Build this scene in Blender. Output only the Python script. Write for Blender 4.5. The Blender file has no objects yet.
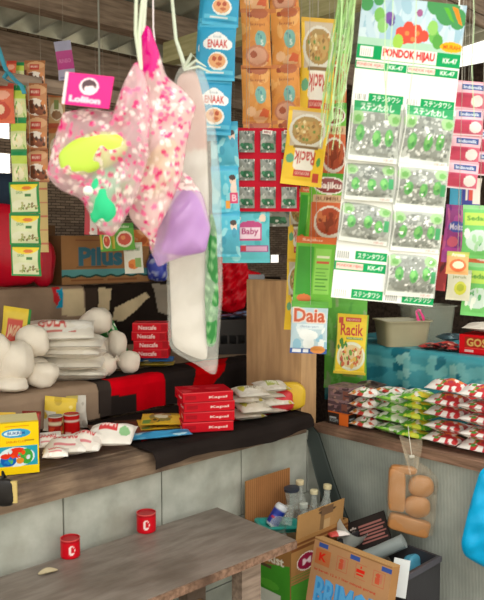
import bpy, bmesh, math, random
import numpy as np
from mathutils import Vector, Matrix, Euler

SC = bpy.context.scene
COL = SC.collection
PI = math.pi
rnd = random.Random(7)

# ------------------------------------------------------------------ camera and measuring helpers
CAM = Vector((-2.43, -2.06, 1.45))
YAW = math.radians(43.6)
PITCH = math.radians(4.37)
F = 720.0
CAMROT = Euler((PI/2-PITCH, 0, -YAW), 'XYZ').to_matrix()
RZ = -YAW                     # turn that faces a hung sheet to the front of the stall
RIGHT = Vector((math.cos(YAW), -math.sin(YAW), 0))

def ray(px, py):
    return CAMROT @ Vector(((px-242)/F, (300-py)/F, -1))
def at(px, py, t):
    return CAM + ray(px, py)*t
def onx(px, py, x):
    d = ray(px, py); return CAM + d*((x-CAM.x)/d.x)
def ony(px, py, y):
    d = ray(px, py); return CAM + d*((y-CAM.y)/d.y)
def onz(px, py, z):
    d = ray(px, py); return CAM + d*((z-CAM.z)/d.z)
def dep(p):
    return (CAMROT.transposed() @ (p-CAM)).z*-1

cd = bpy.data.cameras.new('camera'); cam = bpy.data.objects.new('camera', cd); COL.objects.link(cam)
cam.location = CAM; cam.rotation_euler = (PI/2-PITCH, 0, -YAW)
cd.sensor_fit = 'VERTICAL'; cd.sensor_height = 24; cd.lens = F*24/600; cd.clip_start = .05
cd.dof.use_dof = True; cd.dof.focus_distance = 2.75; cd.dof.aperture_fstop = 3.2
SC.camera = cam

# ------------------------------------------------------------------ colour
def s2l(c):
    c = c/255.0
    return c/12.92 if c <= .04045 else ((c+.055)/1.055)**2.4
def C(h, a=1.0):
    if isinstance(h, (tuple, list, np.ndarray)): return h
    h = h.lstrip('#')
    return (s2l(int(h[0:2], 16)), s2l(int(h[2:4], 16)), s2l(int(h[4:6], 16)), a)

# ------------------------------------------------------------------ printed designs: a small grid of colours painted on a surface
_tt = {}
def text_tris(s, bold=.0):
    k = (s, bold)
    if k in _tt: return _tt[k]
    cu = bpy.data.curves.new('lettering', 'FONT'); cu.body = s; cu.size = 1; cu.resolution_u = 2; cu.offset = bold
    ob = bpy.data.objects.new('lettering', cu); COL.objects.link(ob)
    dg = bpy.context.evaluated_depsgraph_get(); dg.update()
    me = bpy.data.meshes.new_from_object(ob.evaluated_get(dg))
    me.calc_loop_triangles()
    v = np.array([x.co[:2] for x in me.vertices]) if len(me.vertices) else np.zeros((0, 2))
    t = np.array([x.vertices[:] for x in me.loop_triangles], dtype=int)
    bpy.data.objects.remove(ob); bpy.data.curves.remove(cu); bpy.data.meshes.remove(me)
    if len(v): v = v - v.min(0)
    _tt[k] = (v, t)
    return _tt[k]

class Cv:
    """u to the right, v upwards, both 0..1"""
    def __init__(s, nx, ny, base):
        s.nx, s.ny = nx, ny
        s.a = np.zeros((ny, nx, 4)); s.a[:] = C(base)
        s.U, s.V = np.meshgrid(np.linspace(0, 1, nx), np.linspace(0, 1, ny))
    def put(s, m, c):
        m = np.asarray(m, float)[..., None]; s.a = s.a*(1-m)+np.array(C(c))*m; return s
    def rect(s, u0, v0, u1, v1, c): return s.put((s.U >= u0)&(s.U <= u1)&(s.V >= v0)&(s.V <= v1), c)
    def ell(s, cu, cv, ru, rv, c, rot=0):
        du, dv = s.U-cu, s.V-cv
        if rot: du, dv = du*math.cos(rot)+dv*math.sin(rot), -du*math.sin(rot)+dv*math.cos(rot)
        return s.put((du/ru)**2+(dv/rv)**2 <= 1, c)
    def poly(s, pts, c):
        m = np.zeros(s.U.shape, bool); n = len(pts)
        for i in range(n):
            (x0, y0), (x1, y1) = pts[i], pts[(i+1) % n]
            if y0 == y1: continue
            k = (s.V >= min(y0, y1))&(s.V < max(y0, y1))
            xi = x0+(s.V-y0)*(x1-x0)/(y1-y0)
            m ^= k&(s.U < xi)
        return s.put(m, c)
    def blobs(s, n, cols, r0, r1, box=(0, 0, 1, 1), seed=1, asp=None):
        q = random.Random(seed); asp = asp or s.nx/s.ny
        for i in range(n):
            r = q.uniform(r0, r1)
            s.ell(q.uniform(box[0], box[2]), q.uniform(box[1], box[3]), r, r*asp*q.uniform(.6, 1.4), q.choice(cols), q.uniform(0, 3))
        return s
    def text(s, txt, cu, cv, w, h, c, bold=.02, flip=False, slant=0, rot=0):
        v, t = text_tris(txt, bold)
        if not len(t): return s
        mx = v.max(0); p = (v/mx-.5)
        if slant: p = p+np.stack([p[:, 1]*slant, p[:, 1]*0], 1)
        if flip: p = -p
        q = p*np.array([w, h])
        if rot:
            A = s.nx/s.ny
            x, y = q[:, 0]*A, q[:, 1]
            q = np.stack([(x*math.cos(rot)-y*math.sin(rot))/A, x*math.sin(rot)+y*math.cos(rot)], 1)
        q = q+np.array([cu, cv])
        SS = 3
        X = (q[:, 0]*(s.nx-1)); Y = (q[:, 1]*(s.ny-1))
        gx, gy = s.nx*SS, s.ny*SS
        acc = np.zeros((gy, gx), bool)
        X = X*SS+(SS-1)/2; Y = Y*SS+(SS-1)/2
        for a, b, d in t:
            xs = (X[a], X[b], X[d]); ys = (Y[a], Y[b], Y[d])
            x0, x1 = max(0, math.floor(min(xs))), min(gx-1, math.ceil(max(xs)))
            y0, y1 = max(0, math.floor(min(ys))), min(gy-1, math.ceil(max(ys)))
            if x1 < x0 or y1 < y0: continue
            px, py = np.meshgrid(np.arange(x0, x1+1), np.arange(y0, y1+1))
            def e(i, j): return (xs[j]-xs[i])*(py-ys[i])-(ys[j]-ys[i])*(px-xs[i])
            e0, e1, e2 = e(0, 1), e(1, 2), e(2, 0)
            acc[y0:y1+1, x0:x1+1] |= ((e0 >= 0)&(e1 >= 0)&(e2 >= 0))|((e0 <= 0)&(e1 <= 0)&(e2 <= 0))
        m = acc.reshape(s.ny, SS, s.nx, SS).mean((1, 3))
        return s.put(m, c)
    def at(s, u, v):
        i = min(s.nx-1, max(0, int(round(u*(s.nx-1))))); j = min(s.ny-1, max(0, int(round(v*(s.ny-1)))))
        return tuple(s.a[j, i])

# ------------------------------------------------------------------ mesh builder
class MB:
    def __init__(s): s.v = []; s.f = []; s.c = []; s.m = []
    def face(s, idx, cols, mat=0):
        s.f.append(tuple(idx)); s.m.append(mat)
        s.c.extend(cols if isinstance(cols, list) else [cols]*len(idx))
    def grid(s, fn, nu, nv, col='#ffffff', cv=None, mat=0, wrap=False, colfn=None):
        b = len(s.v)
        if cv is not None: nu, nv = cv.nx, cv.ny
        pal = C(col)
        cl = []
        for j in range(nv):
            for i in range(nu):
                u = i/(nu if wrap else nu-1); v = j/(nv-1)
                s.v.append(Vector(fn(u, v)))
                cl.append(tuple(cv.a[j, i]) if cv is not None else (C(colfn(u, v)) if colfn else pal))
        for j in range(nv-1):
            for i in range(nu if wrap else nu-1):
                i2 = (i+1) % nu
                q = (j*nu+i, j*nu+i2, (j+1)*nu+i2, (j+1)*nu+i)
                s.face([b+k for k in q], [cl[k] for k in q], mat)
        return s
    def box(s, x0, y0, z0, x1, y1, z1, col='#ffffff', mat=0, front=None, side=None, top=None, right=None, M=None):
        """front faces -y, side faces -x, right faces +x, top faces +z; each may carry a printed design"""
        T = (lambda p: M @ Vector(p)) if M is not None else (lambda p: Vector(p))
        def g(fn, cv): s.grid(lambda u, v: T(fn(u, v)), 2, 2, col, cv, mat)
        L = lambda a, b, u: a+(b-a)*u
        g(lambda u, v: (L(x0, x1, u), y0, L(z0, z1, v)), front)
        g(lambda u, v: (x0, L(y1, y0, u), L(z0, z1, v)), side)
        g(lambda u, v: (x1, L(y0, y1, u), L(z0, z1, v)), right)
        g(lambda u, v: (L(x1, x0, u), y1, L(z0, z1, v)), None)
        g(lambda u, v: (L(x0, x1, u), L(y0, y1, v), z1), top)
        g(lambda u, v: (L(x0, x1, u), L(y1, y0, v), z0), None)
        return s
    def tube(s, pts, r, n=8, col='#ffffff', mat=0, caps=True, flat=1.0):
        pts = [Vector(p) for p in pts]; m = len(pts)
        rr = r if isinstance(r, (list, tuple)) else [r]*m
        b = len(s.v); c = C(col); prev = None
        for i, p in enumerate(pts):
            d = (pts[min(i+1, m-1)]-pts[max(i-1, 0)]).normalized()
            if prev is None:
                a = d.orthogonal().normalized()
            else:
                a = (prev-d*prev.dot(d))
                a = a.normalized() if a.length > 1e-6 else d.orthogonal().normalized()
            prev = a; e = d.cross(a)
            for k in range(n):
                w = 2*PI*k/n
                s.v.append(p+(a*math.cos(w)+e*math.sin(w)*flat)*rr[i])
        for i in range(m-1):
            for k in range(n):
                k2 = (k+1) % n
                s.face((b+i*n+k, b+i*n+k2, b+(i+1)*n+k2, b+(i+1)*n+k), c, mat)
        if caps:
            s.face([b+k for k in range(n)][::-1], c, mat); s.face([b+(m-1)*n+k for k in range(n)], c, mat)
        return s
    def lathe(s, prof, n=20, col='#ffffff', mat=0, cv=None, cols=None, o=(0, 0, 0), a0=0):
        """prof: (radius, height) upwards; cv wraps round the outside"""
        b = len(s.v); o = Vector(o); m = len(prof)
        for r, z in prof:
            for k in range(n):
                w = a0+2*PI*k/n
                s.v.append(o+Vector((max(r, 1e-4)*math.cos(w), max(r, 1e-4)*math.sin(w), z)))
        for i in range(m-1):
            for k in range(n):
                k2 = (k+1) % n
                if cv is not None: c = [cv.at(k/n, i/(m-1)), cv.at((k+1)/n, i/(m-1)), cv.at((k+1)/n, (i+1)/(m-1)), cv.at(k/n, (i+1)/(m-1))]
                else: c = C(cols[i]) if cols else C(col)
                s.face((b+i*n+k, b+i*n+k2, b+(i+1)*n+k2, b+(i+1)*n+k), c, mat)
        return s
    def build(s, name, mat, parent=None, loc=None, rot=None, smooth=40, weld=True):
        me = bpy.data.meshes.new(name)
        me.from_pydata([tuple(v) for v in s.v], [], s.f)
        at_ = me.color_attributes.new('Col', 'FLOAT_COLOR', 'CORNER')
        at_.data.foreach_set('color', np.array(s.c, dtype=np.float32).ravel())
        for m in (mat if isinstance(mat, (list, tuple)) else [mat]): me.materials.append(m)
        me.polygons.foreach_set('material_index', s.m)
        if weld:
            bm = bmesh.new(); bm.from_mesh(me); bmesh.ops.remove_doubles(bm, verts=bm.verts, dist=1e-5); bm.to_mesh(me); bm.free()
        me.polygons.foreach_set('use_smooth', [smooth > 0]*len(me.polygons))
        if smooth > 0: me.set_sharp_from_angle(angle=math.radians(smooth))
        me.update()
        o = bpy.data.objects.new(name, me); COL.objects.link(o)
        if parent is not None: o.parent = parent
        if loc is not None: o.location = loc
        if rot is not None: o.rotation_euler = rot
        return o

def tag(o, label, cat, group=None):
    o['label'] = label; o['category'] = cat
    if group: o['group'] = group
    return o
def thing(name, label, cat, loc=(0, 0, 0), rot=(0, 0, 0), group=None):
    o = bpy.data.objects.new(name, None); COL.objects.link(o); o.empty_display_size = .05
    o.location = loc; o.rotation_euler = rot
    return tag(o, label, cat, group)
def struct(o):
    o['kind'] = 'structure'; return o
def dup(root, loc, rot, label, group=None):
    r = root.copy(); COL.objects.link(r); r.location = loc; r.rotation_euler = rot; r['label'] = label
    if group: r['group'] = group
    for ch in list(root.children):
        c = ch.copy(); COL.objects.link(c); c.parent = r
        for g in list(ch.children):
            d = g.copy(); COL.objects.link(d); d.parent = c
    return r

# ------------------------------------------------------------------ materials
def nt(name):
    m = bpy.data.materials.new(name); m.use_nodes = True
    n = m.node_tree.nodes; b = n['Principled BSDF']
    return m, n, m.node_tree.links, b
def bump(n, l, b, scale, strength, detail=4, dist=.004, coord='Object', stretch=None):
    tc = n.new('ShaderNodeTexCoord'); no = n.new('ShaderNodeTexNoise'); bp = n.new('ShaderNodeBump')
    no.inputs['Scale'].default_value = scale; no.inputs['Detail'].default_value = detail
    src = tc.outputs[coord]
    if stretch:
        mp = n.new('ShaderNodeMapping'); mp.inputs['Scale'].default_value = stretch; l.new(src, mp.inputs['Vector']); src = mp.outputs[0]
    l.new(src, no.inputs['Vector'])
    bp.inputs['Strength'].default_value = strength; bp.inputs['Distance'].default_value = dist
    l.new(no.outputs[0], bp.inputs['Height']); l.new(bp.outputs[0], b.inputs['Normal'])
    return no
def printed(name, rough=.35, spec=.5, bs=30, bstr=.25, alpha=False, metal=0, vary=.12, vscale=14, sat=1.04):
    m, n, l, b = nt(name)
    at_ = n.new('ShaderNodeAttribute'); at_.attribute_name = 'Col'
    no = bump(n, l, b, bs, bstr)
    n2 = n.new('ShaderNodeTexNoise'); n2.inputs['Scale'].default_value = vscale; n2.inputs['Detail'].default_value = 5
    tc = n.new('ShaderNodeTexCoord'); l.new(tc.outputs['Object'], n2.inputs['Vector'])
    mr = n.new('ShaderNodeMapRange'); mr.inputs['From Min'].default_value = .3; mr.inputs['From Max'].default_value = .7
    mr.inputs['To Min'].default_value = 1-vary; mr.inputs['To Max'].default_value = 1+vary*.5; l.new(n2.outputs[0], mr.inputs['Value'])
    vm = n.new('ShaderNodeVectorMath'); vm.operation = 'SCALE'
    l.new(at_.outputs['Color'], vm.inputs[0]); l.new(mr.outputs[0], vm.inputs['Scale'])
    hs = n.new('ShaderNodeHueSaturation'); hs.inputs['Saturation'].default_value = sat; l.new(vm.outputs[0], hs.inputs['Color'])
    l.new(hs.outputs[0], b.inputs['Base Color'])
    b.inputs['Roughness'].default_value = rough; b.inputs['Specular IOR Level'].default_value = spec; b.inputs['Metallic'].default_value = metal
    if alpha: l.new(at_.outputs['Alpha'], b.inputs['Alpha'])
    return m
def ramped(name, c0, c1, scale, detail=6, rough=.8, stretch=None, bstr=.4, bdist=.006, p0=.35, p1=.65, spec=.3, metal=0, c2=None, s2=3):
    m, n, l, b = nt(name)
    no = bump(n, l, b, scale, bstr, detail, bdist, stretch=stretch)
    r = n.new('ShaderNodeValToRGB'); r.color_ramp.elements[0].position = p0; r.color_ramp.elements[1].position = p1
    r.color_ramp.elements[0].color = C(c0); r.color_ramp.elements[1].color = C(c1)
    l.new(no.outputs[0], r.inputs[0]); out = r.outputs[0]
    if c2:
        n2 = n.new('ShaderNodeTexNoise'); n2.inputs['Scale'].default_value = s2; n2.inputs['Detail'].default_value = 5
        tc = n.new('ShaderNodeTexCoord'); l.new(tc.outputs['Object'], n2.inputs['Vector'])
        r2 = n.new('ShaderNodeValToRGB'); r2.color_ramp.elements[0].position = .5; r2.color_ramp.elements[1].position = .68
        mx = n.new('ShaderNodeMix'); mx.data_type = 'RGBA'; mx.inputs['B'].default_value = C(c2)
        l.new(n2.outputs[0], r2.inputs[0]); l.new(r2.outputs[0], mx.inputs['Factor']); l.new(out, mx.inputs['A']); out = mx.outputs['Result']
    l.new(out, b.inputs['Base Color']); b.inputs['Roughness'].default_value = rough; b.inputs['Specular IOR Level'].default_value = spec
    b.inputs['Metallic'].default_value = metal
    return m

M_PACK = printed('printed_foil', .34, .35, 45, .25, sat=.97)
M_CARD = printed('printed_card', .5, .18, 60, .08, vary=.05)
M_BOARD = printed('brown_cardboard', .8, .2, 90, .15, vary=.1, vscale=9)
M_CLOTH = printed('printed_cloth', .85, .06, 70, .3, vary=.18, vscale=7)
M_BAG = printed('plastic_bag', .38, .3, 28, .5, vary=.08)
M_FILM = printed('clear_film', .12, .5, 22, .5, alpha=True, vary=.02)
M_TIN = printed('painted_tin', .35, .3, 60, .05, vary=.06)
M_ROPE = printed('plastic_rope', .5, .3, 120, .3)
M_RUBBER = printed('soft_plastic', .4, .4, 40, .1, vary=.05)
M_WOOD = ramped('weathered_wood', '#6a5747', '#907a65', 5, 8, .8, (1.2, 14, 14), .5, c2='#54443a', s2=4)
M_WOODY = ramped('weathered_wood_across', '#6a5140', '#947460', 5, 8, .8, (14, 1.2, 14), .5, c2='#4c382c', s2=4)
M_BENCH = ramped('bench_top_wood', '#6a5f56', '#80766d', 6, 9, .42, (1.2, 5, 5), .35, spec=.5, c2='#574c42', s2=2.2)
M_PLY = ramped('plywood', '#b48e66', '#cba478', 4, 7, .7, (8, 8, 1), .25, c2='#a8845c', s2=2.5)
M_PALE = ramped('pale_rafter_wood', '#a8a578', '#c2be92', 5, 7, .75, (12, 1, 12), .3)
M_DARKW = ramped('dark_wood', '#30261f', '#4e4036', 6, 7, .85, (1.5, 10, 10), .5)
M_BEAM = ramped('old_beam_wood', '#7d6c5e', '#a39080', 5, 8, .85, (1.2, 12, 12), .5, c2='#6a5a4d')
M_CONC = ramped('concrete_block', '#999c92', '#b4b6ac', 9, 9, .9, None, .5, .005, c2='#888678', s2=2.5)
M_MORTAR = ramped('mortar', '#7f7e74', '#98968b', 20, 8, .95, None, .6)
M_FLOOR = ramped('earth_floor', '#5c5146', '#7c6e5e', 6, 9, .95, None, .6)
M_SAND = ramped('pale_sand', '#b9ad98', '#d0c6b2', 4, 9, .95, None, .5)
M_ROOF = ramped('corrugated_sheet', '#a6ab9f', '#c6c9bd', 3, 6, .55, (6, 1, 1), .1, spec=.3, metal=.0, c2='#93968a', s2=2)

def weave_mat():
    m, n, l, b = nt('woven_bamboo')
    tc = n.new('ShaderNodeTexCoord'); mp = n.new('ShaderNodeMapping'); mp.inputs['Rotation'].default_value = (PI/2, 0, 0)
    br = n.new('ShaderNodeTexBrick'); br.inputs['Scale'].default_value = 14
    br.inputs['Color1'].default_value = C('#6f5d4e'); br.inputs['Color2'].default_value = C('#927e6a'); br.inputs['Mortar'].default_value = C('#41352c')
    br.inputs['Mortar Size'].default_value = .03; br.inputs['Brick Width'].default_value = .8; br.inputs['Row Height'].default_value = .22
    l.new(tc.outputs['Object'], mp.inputs[0]); l.new(mp.outputs[0], br.inputs[0]); l.new(br.outputs['Color'], b.inputs['Base Color'])
    bp = n.new('ShaderNodeBump'); bp.inputs['Strength'].default_value = .6; bp.inputs['Distance'].default_value = .005
    l.new(br.outputs['Fac'], bp.inputs['Height']); bp.invert = True; l.new(bp.outputs[0], b.inputs['Normal'])
    b.inputs['Roughness'].default_value = .85
    return m
M_WEAVE = weave_mat()

def tarp_mat():
    m, n, l, b = nt('woven_tarpaulin')
    tc = n.new('ShaderNodeTexCoord')
    w = n.new('ShaderNodeTexWave'); w.wave_type = 'BANDS'; w.bands_direction = 'Y'; w.inputs['Scale'].default_value = 22; w.inputs['Distortion'].default_value = 2.5; w.inputs['Detail'].default_value = 3
    l.new(tc.outputs['Object'], w.inputs[0])
    no = n.new('ShaderNodeTexNoise'); no.inputs['Scale'].default_value = 5; no.inputs['Detail'].default_value = 8; l.new(tc.outputs['Object'], no.inputs[0])
    r = n.new('ShaderNodeValToRGB'); r.color_ramp.elements[0].position = .3; r.color_ramp.elements[1].position = .7
    r.color_ramp.elements[0].color = C('#8f9790'); r.color_ramp.elements[1].color = C('#b5bbb2'); l.new(no.outputs[0], r.inputs[0])
    mx = n.new('ShaderNodeMix'); mx.data_type = 'RGBA'; mx.blend_type = 'MULTIPLY'; mx.inputs['Factor'].default_value = .12
    l.new(r.outputs[0], mx.inputs['A']); l.new(w.outputs[0], mx.inputs['B']); l.new(mx.outputs['Result'], b.inputs['Base Color'])
    bp = n.new('ShaderNodeBump'); bp.inputs['Strength'].default_value = .2; bp.inputs['Distance'].default_value = .003; l.new(w.outputs[0], bp.inputs['Height']); l.new(bp.outputs[0], b.inputs['Normal'])
    b.inputs['Roughness'].default_value = .6
    return m
M_TARP = tarp_mat()

def glass_mat():
    m, n, l, b = nt('bottle_glass')
    b.inputs['Base Color'].default_value = C('#cfd6cf'); b.inputs['Roughness'].default_value = .06; b.inputs['Alpha'].default_value = .35
    b.inputs['Specular IOR Level'].default_value = .8
    tc = n.new('ShaderNodeTexCoord'); no = n.new('ShaderNodeTexNoise'); no.inputs['Scale'].default_value = 12; l.new(tc.outputs['Object'], no.inputs[0])
    mr = n.new('ShaderNodeMapRange'); mr.inputs['To Min'].default_value = .2; mr.inputs['To Max'].default_value = .5; l.new(no.outputs[0], mr.inputs[0]); l.new(mr.outputs[0], b.inputs['Alpha'])
    return m
M_GLASS = glass_mat()

# ------------------------------------------------------------------ shapes
def pouch(w, h, b, cv, back=None, mb=None, M=None, seed=0, wr=.12, seal=.07, both=False, puff=.55):
    """sealed pillow packet, front facing -y, centre at the origin; back: colour of the rear"""
    mb = mb or MB(); T = M or Matrix.Identity(4)
    q = random.Random(seed*13+5); ph = [q.uniform(0, 6) for _ in range(4)]
    def thick(u, v):
        k = min(1, max(0, (min(v, 1-v)-seal)/(.5-seal)))
        side = max(0, math.sin(PI*min(1, max(0, u))))
        w_ = 1+wr*(math.sin(u*11+ph[0]+v*3)*.5+math.sin(v*13+ph[1]-u*4)*.5)
        return max(.0006, b*(side**puff)*(k**.5 if k > 0 else 0)*w_)
    def edge(v):
        return 1-.03*math.sin(PI*v)
    nx, ny = cv.nx, cv.ny
    base = len(mb.v); nb = nx-2 if both else 5
    tot = nx+nb
    bc = C(back) if back else None
    cl = []
    for j in range(ny):
        v = j/(ny-1)
        for i in range(tot):
            if i < nx: u = i/(nx-1); y = -thick(u, v); c = tuple(cv.a[j, i])
            else:
                u = 1-(i-nx+1)/(nb+1); y = thick(u, v)*.8
                c = bc if bc else cv.at(u, v)
            wob = .012*h*math.sin(v*9+ph[2])*0.15
            mb.v.append(T @ Vector(((u-.5)*w*edge(v)+wob, y+.004*math.sin(v*5+ph[3])*(h/.12), (v-.5)*h)))
            cl.append(c)
    for j in range(ny-1):
        for i in range(tot):
            i2 = (i+1) % tot
            k = (j*tot+i, j*tot+i2, (j+1)*tot+i2, (j+1)*tot+i)
            mb.face([base+x for x in k], [cl[x] for x in k])
    return mb

def pillow(pts, b, colfn, rings=14, n=72, seed=0, wr=.1, mb=None, dy=None, pw=.5):
    """star-shaped outline (x, z) about its middle, blown up to half thickness b"""
    mb = mb or MB(); q = random.Random(seed); ph = [q.uniform(0, 6) for _ in range(5)]
    P = [Vector((p[0], p[1])) for p in pts]; m = len(P)
    seg = [(P[(i+1) % m]-P[i]).length for i in range(m)]; tot = sum(seg)
    out = []
    for k in range(n):
        d = tot*k/n; i = 0
        while d > seg[i] and i < m-1: d -= seg[i]; i += 1
        out.append(P[i].lerp(P[(i+1) % m], min(1, d/seg[i])))
    for _ in range(2): out = [(out[k-1]+out[k]*2+out[(k+1) % n])/4 for k in range(n)]
    c = sum(out, Vector((0, 0)))/n
    def y(p, r): return b*max(0, 1-r*r)**pw*(1+wr*(math.sin(p.x*70+ph[0]+p.y*30)+math.sin(p.y*85+ph[1]-p.x*35)+.6*math.sin(p.x*140-p.y*90+ph[2])))
    for sgn in (-1, 1):
        base = len(mb.v); cl = []
        for r_ in range(rings+1):
            r = (r_/rings)**.8
            for k in range(n):
                p = c+(out[k]-c)*max(r, .001)
                off = dy(p.x, p.y) if dy else 0
                mb.v.append(Vector((p.x, sgn*y(p, r)+off, p.y))); cl.append(C(colfn(p.x, p.y)))
        for r_ in range(rings):
            for k in range(n):
                k2 = (k+1) % n
                f = (r_*n+k, r_*n+k2, (r_+1)*n+k2, (r_+1)*n+k)
                if sgn > 0: f = f[::-1]
                mb.face([base+x for x in f], [cl[x] for x in f])
    return mb

def blob(rx, ry, rz, col, seed=0, amp=.08, nu=22, nv=14, mb=None, o=(0, 0, 0), sq=.75, colfn=None, flatb=None):
    mb = mb or MB(); q = random.Random(seed); ph = [q.uniform(0, 6) for _ in range(6)]; o = Vector(o)
    def sp(x): return math.copysign(abs(x)**sq, x)
    def fn(u, v):
        a = 2*PI*u; e = (v-.5)*PI
        d = Vector((sp(math.cos(e))*sp(math.cos(a)), sp(math.cos(e))*sp(math.sin(a)), sp(math.sin(e))))
        k = 1+amp*(math.sin(3*d.x+ph[0]+2*d.z)+math.sin(4*d.y+ph[1])+math.sin(5*d.z+ph[2]+2*d.x)+.5*math.sin(9*d.x+7*d.y+ph[3]))/2
        z = d.z*rz*k
        if flatb is not None: z = max(z, -flatb)
        return o+Vector((d.x*rx*k, d.y*ry*k, z))
    mb.grid(fn, nu, nv, col, wrap=True, colfn=colfn)
    return mb

def hang(px0, px1, py0, py1, y):
    """where a flat thing hangs: top middle, width and height in metres when it hangs in the line y"""
    p = ony((px0+px1)/2, py0, y); t = dep(p)
    return p, (px1-px0)*t/F, (py1-py0)*t/F
# ------------------------------------------------------------------ light
W = bpy.data.worlds.new('overcast_sky'); SC.world = W; W.use_nodes = True
wn, wl = W.node_tree.nodes, W.node_tree.links
bg = wn['Background']; tc_ = wn.new('ShaderNodeTexCoord'); sx = wn.new('ShaderNodeSeparateXYZ'); rp = wn.new('ShaderNodeValToRGB')
wl.new(tc_.outputs['Generated'], sx.inputs[0]); wl.new(sx.outputs['Z'], rp.inputs[0]); wl.new(rp.outputs[0], bg.inputs[0])
rp.color_ramp.elements[0].position = 0; rp.color_ramp.elements[0].color = C('#f6f1e4')
rp.color_ramp.elements[1].position = .6; rp.color_ramp.elements[1].color = C('#e9e8e2')
bg.inputs['Strength'].default_value = 2.1
sd = bpy.data.lights.new('sun', 'SUN'); so = bpy.data.objects.new('sun', sd); COL.objects.link(so)
sd.energy = 2.0; sd.angle = math.radians(40); sd.color = (1, .95, .87)
so.rotation_euler = Vector((.30, .40, -.95)).to_track_quat('-Z', 'Y').to_euler()
SC.view_settings.view_transform = 'Standard'; SC.view_settings.look = 'None'; SC.view_settings.gamma = 1
SC.view_settings.use_curve_mapping = False; SC.view_settings.exposure = 0.0

# ------------------------------------------------------------------ setting
m = MB(); m.grid(lambda u, v: (-3.6+5.4*u, -1.5+3.3*v, .0), 2, 2)
struct(m.build('floor', M_FLOOR, smooth=0))
m = MB()
for x0, x1, y0, y1 in ((-14, 14, -14, -1.5), (-14, 14, 1.8, 14), (-14, -3.6, -1.5, 1.8), (1.8, 14, -1.5, 1.8)):
    m.grid(lambda u, v: (x0+(x1-x0)*u, y0+(y1-y0)*v, 0), 2, 2)
struct(m.build('floor_outside', M_SAND, smooth=0))

# low wall of concrete blocks
m = MB()
H_WALL = .635
m.box(-3.2, .008, 0, .02, .14, H_WALL-.004, mat=1)
row = [(.0, .10), (.105, .355), (.36, H_WALL)]
for r, (z0, z1) in enumerate(row):
    x = -3.2+(0 if r % 2 == 0 else -.2)
    off = .07 if r % 2 == 0 else .29
    x = -3.2-off
    while x < .02:
        a, b_ = max(x, -3.2), min(x+.394, .02)
        if b_ > a+.01:
            q = random.Random(r*50+int(x*10))
            j = q.uniform(-.002, .002)
            m.box(a, j, z0, b_, .14, z1, mat=0)
        x += .40
struct(m.build('wall_left', [M_CONC, M_MORTAR], smooth=0))

# rear wall of woven bamboo with gaps that show the bright outdoors
p0 = ony(0, 110, 1.52); p1 = ony(14, 185, 1.52)
wx0, wx1, wz0, wz1 = -3.2, p1.x, p1.z, p0.z
g0 = ony(271, 255, 1.52); g1 = ony(299, 262, 1.52)
zmid0, zmid1 = ony(0, 152, 1.52).z, ony(0, 138, 1.52).z
h0 = ony(44, 130, 1.52); h1 = ony(50, 146, 1.52)
m = MB()
y0, y1 = 1.52, 1.56
TOPZ = 2.56
m.box(wx0, y0, 0, wx1, y1, wz0); m.box(wx0, y0, zmid0, wx1, y1, zmid1); m.box(wx0, y0, wz1, wx1, y1, TOPZ)
m.box(wx1, y0, 0, h0.x, y1, TOPZ)
m.box(h0.x, y0, 0, h1.x, y1, h1.z); m.box(h0.x, y0, h0.z, h1.x, y1, TOPZ)
m.box(h1.x, y0, 0, g0.x, y1, TOPZ)
m.box(g0.x, y0, 0, g1.x, y1, g1.z); m.box(g0.x, y0, g0.z, g1.x, y1, TOPZ)
m.box(g1.x, y0, 0, 1.75, y1, TOPZ)
struct(m.build('wall_back', M_WEAVE, smooth=0, weld=False))
# right wall of dark boards
m = MB()
for i in range(12):
    a = -1.2+i*.24
    m.box(1.5+.004*(i % 2), a, 0, 1.53, a+.235, 2.5)
struct(m.build('wall_right', M_DARKW, smooth=0))

# roof of corrugated sheet on purlins and rafters
def roofz(y): return 2.57+(1.52-y)*.085
def roof_fn(u, v):
    x = -3.4+5.2*u; y = 1.75-2.75*v
    return (x, y, roofz(y)+.03+.026*math.sin(x*2*PI/.16))
m = MB(); m.grid(roof_fn, 421, 4)
struct(m.build('ceiling', M_ROOF, smooth=60))
def beam(name, x0, y0, z0, x1, y1, z1, mat):
    mm = MB(); mm.box(x0, y0, z0, x1, y1, z1); o = struct(mm.build(name, mat, smooth=0)); return o
zp = ony(50, 42, 1.45).z; zq = ony(50, 76, 1.45).z
beam('trim_1', -3.3, 1.43, zq, 1.7, 1.515, zp, M_BEAM)          # wall plate
za = ony(50, 11, .9).z
beam('trim_2', -3.3, .9, za, 1.7, .99, roofz(.94)-.0, M_BEAM)     # purlin
beam('trim_3', -3.3, -.2, roofz(-.1)-.1, 1.7, -.12, roofz(-.16), M_BEAM)
pr = onx(300, 17, -.09)
beam('trim_4', -.16, -.95, pr.z-.05, -.09, .9, pr.z+.05, M_PALE)   # pale rafter
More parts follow.
